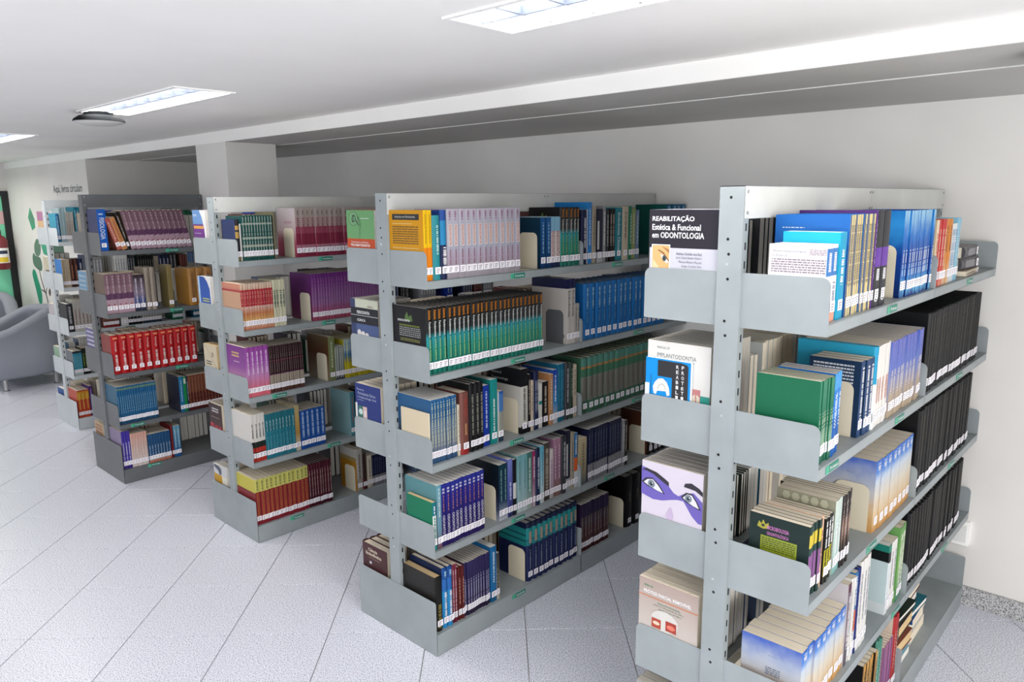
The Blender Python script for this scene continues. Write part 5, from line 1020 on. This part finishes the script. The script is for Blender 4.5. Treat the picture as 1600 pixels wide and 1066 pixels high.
# front rows of the far bays, hidden for the most part
for r, s in [(q, w_) for q in 'CE' for w_ in range(1, 6)]:
    x = max([f[5] for f in rows.get((r, s), [])]+[0])+.08
    while x < 1.93:
        st_ = random.choice(FILL); n = random.randint(2, 7); wd = random.uniform(.018, .035); h = random.uniform(.21, .27)
        for k in range(n):
            if x+wd > 1.96 or (x < 1 < x+wd+.006): x = max(x, 1.01) if x < 1 else x; break
            bulk(r, st_, wd-.0006, h, .17, (x+wd/2, (-Dd if s < 5 else -D5)+.02, panz(r, s)+.0005)); x += wd
        x += random.choice((0, .02, .1))
put('rows_of_distant_books', BULK, None, kind='stuff', label='smaller and farther books standing in rows on the five racks', category='book')
# piles of lying books in the far bay of the nearest rack
MLIE = Matrix(((0, 0, -1, 0), (0, 1, 0, 0), (1, 0, 0, 0), (0, 0, 0, 1)))     # spine to -Y, length along X
MPILE = Matrix(((0, 1, 0, 0), (0, 0, 1, 0), (1, 0, 0, 0), (0, 0, 0, 1)))    # spine to -X, length along Y
def lying(r, s, base, items, M, grp):
    z = panz(r, s)+.001
    for i, (sty, th_, h, d, dx, dy, rz, lab) in enumerate(items):
        ms_ = book_meshes(sty, th_, h, d)
        T = inst(r, (base[0]+dx, base[1]+dy, z+th_/2)) @ Matrix.Rotation(rz, 4, 'Z') @ M
        add_book(r, sty, ms_, None, 0, False, lab, grp, None, 'book', T); z += th_+.0008
lying('A', 1, (1.76, -.245), [('cream', .02, .28, .17, .02, 0, .05, 'cream paperback lying lowest in the small pile, top shelf of nearest rack'),
    ('greyblack', .048, .27, .19, 0, 0, -.03, 'grey thick book lying mid-pile above the cream one, top shelf of nearest rack'),
    ('greyblack', .046, .265, .19, -.005, .005, .02, 'grey thick book lying on top of the small pile, top shelf of nearest rack')], MLIE, 'lying books at the end of the top shelf')
lying('A', 5, (1.06, -.24), [('lightblue', .03, .2, .2, 0, 0, 0, 'light blue book lying lowest in the tan pile, bottom shelf of nearest rack'), ('brown', .035, .2, .21, .01, .01, .04, 'brown book lying second lowest in tan pile, bottom shelf of nearest rack'), ('redcreamtan', .05, .2, .2, -.01, 0, -.04, 'thick tan-paged book lying in the near pile under the green one'), ('greenspine', .02, .2, .2, 0, .01, .05, 'thin green book lying within the near pile, bottom shelf of nearest rack'), ('leather', .05, .2, .2, .01, 0, 0, 'black tan-paged volume lying in the near pile above the green one'), ('pattern', .025, .2, .21, -.01, .01, .06, 'book with small cover pictures lying near the top of near pile'), ('darkgreen', .02, .2, .2, .0, .0, -.05, 'dark green book lying topmost on the near pile, bottom shelf')], MPILE, 'near pile of lying books on the bottom shelf')
lying('A', 5, (1.31, -.23), [('whiteplain', .045, .2, .22, 0, 0, .02, 'white book lying lowest in the far pile, bottom shelf of nearest rack'), ('whiteplain', .04, .2, .22, 0, .01, 0, 'white book lying second lowest in the far pile, bottom shelf of nearest rack'), ('bluevol', .02, .2, .22, .01, .0, .03, 'blue book lying between white ones and teal one, far pile'), ('teal', .025, .19, .22, 0, .01, -.05, 'teal book lying in the middle of the far pile, bottom shelf'), ('charcoal', .05, .17, .2, -.02, .02, .05, 'charcoal book with white label lying under the maroon one, far pile'), ('maroonred', .055, .17, .2, -.01, .02, .02, 'maroon book lying under the topmost cream one, far pile'), ('cream', .03, .17, .2, .03, .04, -.1, 'cream book lying topmost on the far pile, bottom shelf of nearest rack')], MPILE, 'far pile of lying books on the bottom shelf')
# bookends
def bookend(r, s, x, col, h, d, label, front=True):
    mb = MB(); rr = .025; mat = flat(col, .5)
    pts = [(0, 0)]+[(0, h-rr)]+[(rr-rr*cos(a), h-rr+rr*sin(a)) for a in [pi/2*k/5 for k in range(1, 6)]]+[(d-rr, h)]+[(d-rr+rr*sin(a), h-rr+rr*cos(a)) for a in [pi/2*k/5 for k in range(1, 6)]]+[(d, 0)]
    mb.prism(pts, -.0006, .0006, mat)
    o = put('bookend', mb, None, label=label, category='bookend', group='metal bookends'); o.matrix_world = inst(r, (x, (-Dd if s < 5 else -D5)+.035, panz(r, s)))
    mb = MB(); mb.box(-.0006, .09, .002, d-.002, .0002, .0012, mat); put('foot', mb, o)
CRM, GRY = '#c9c0aa', '#55575a'
for r, s, x, col, h in (('A', 1, .648, CRM, .165), ('A', 2, .349, CRM, .165), ('A', 3, .579, CRM, .16), ('A', 5, .60, CRM, .16), ('B', 1, .703, CRM, .165), ('B', 1, .5675, CRM, .165), ('B', 2, .894, GRY, .165), ('B', 3, .566, CRM, .165), ('B', 4, .411, CRM, .165), ('B', 5, .600, CRM, .165), ('B', 5, 1.429, CRM, .17), ('B', 4, 1.643, CRM, .165), ('C', 1, .37, CRM, .165), ('C', 2, .451, CRM, .165), ('C', 3, .541, CRM, .165), ('C', 5, .698, CRM, .165), ('D', 2, .4765, GRY, .13)):
    nxt = [f for f in rows[(r, s)] if f[4] > x-.01] or rows[(r, s)][-1:]
    bookend(r, s, x, col, h, .11, 'cream metal bookend at right end of the lilac row, top shelf, second rack' if x == .5675 else f'{"cream" if col == CRM else "grey"} bookend by the {ST[nxt[0][2]][5].replace(" and Endodontia spine", "").replace(" and black foot", "")}, {SN[s]}, {RN[r]}')

print('individual books', tot, 'objects', len(bpy.data.objects), 'tris bulk', sum(len(f)-2 for f in BULK.f))
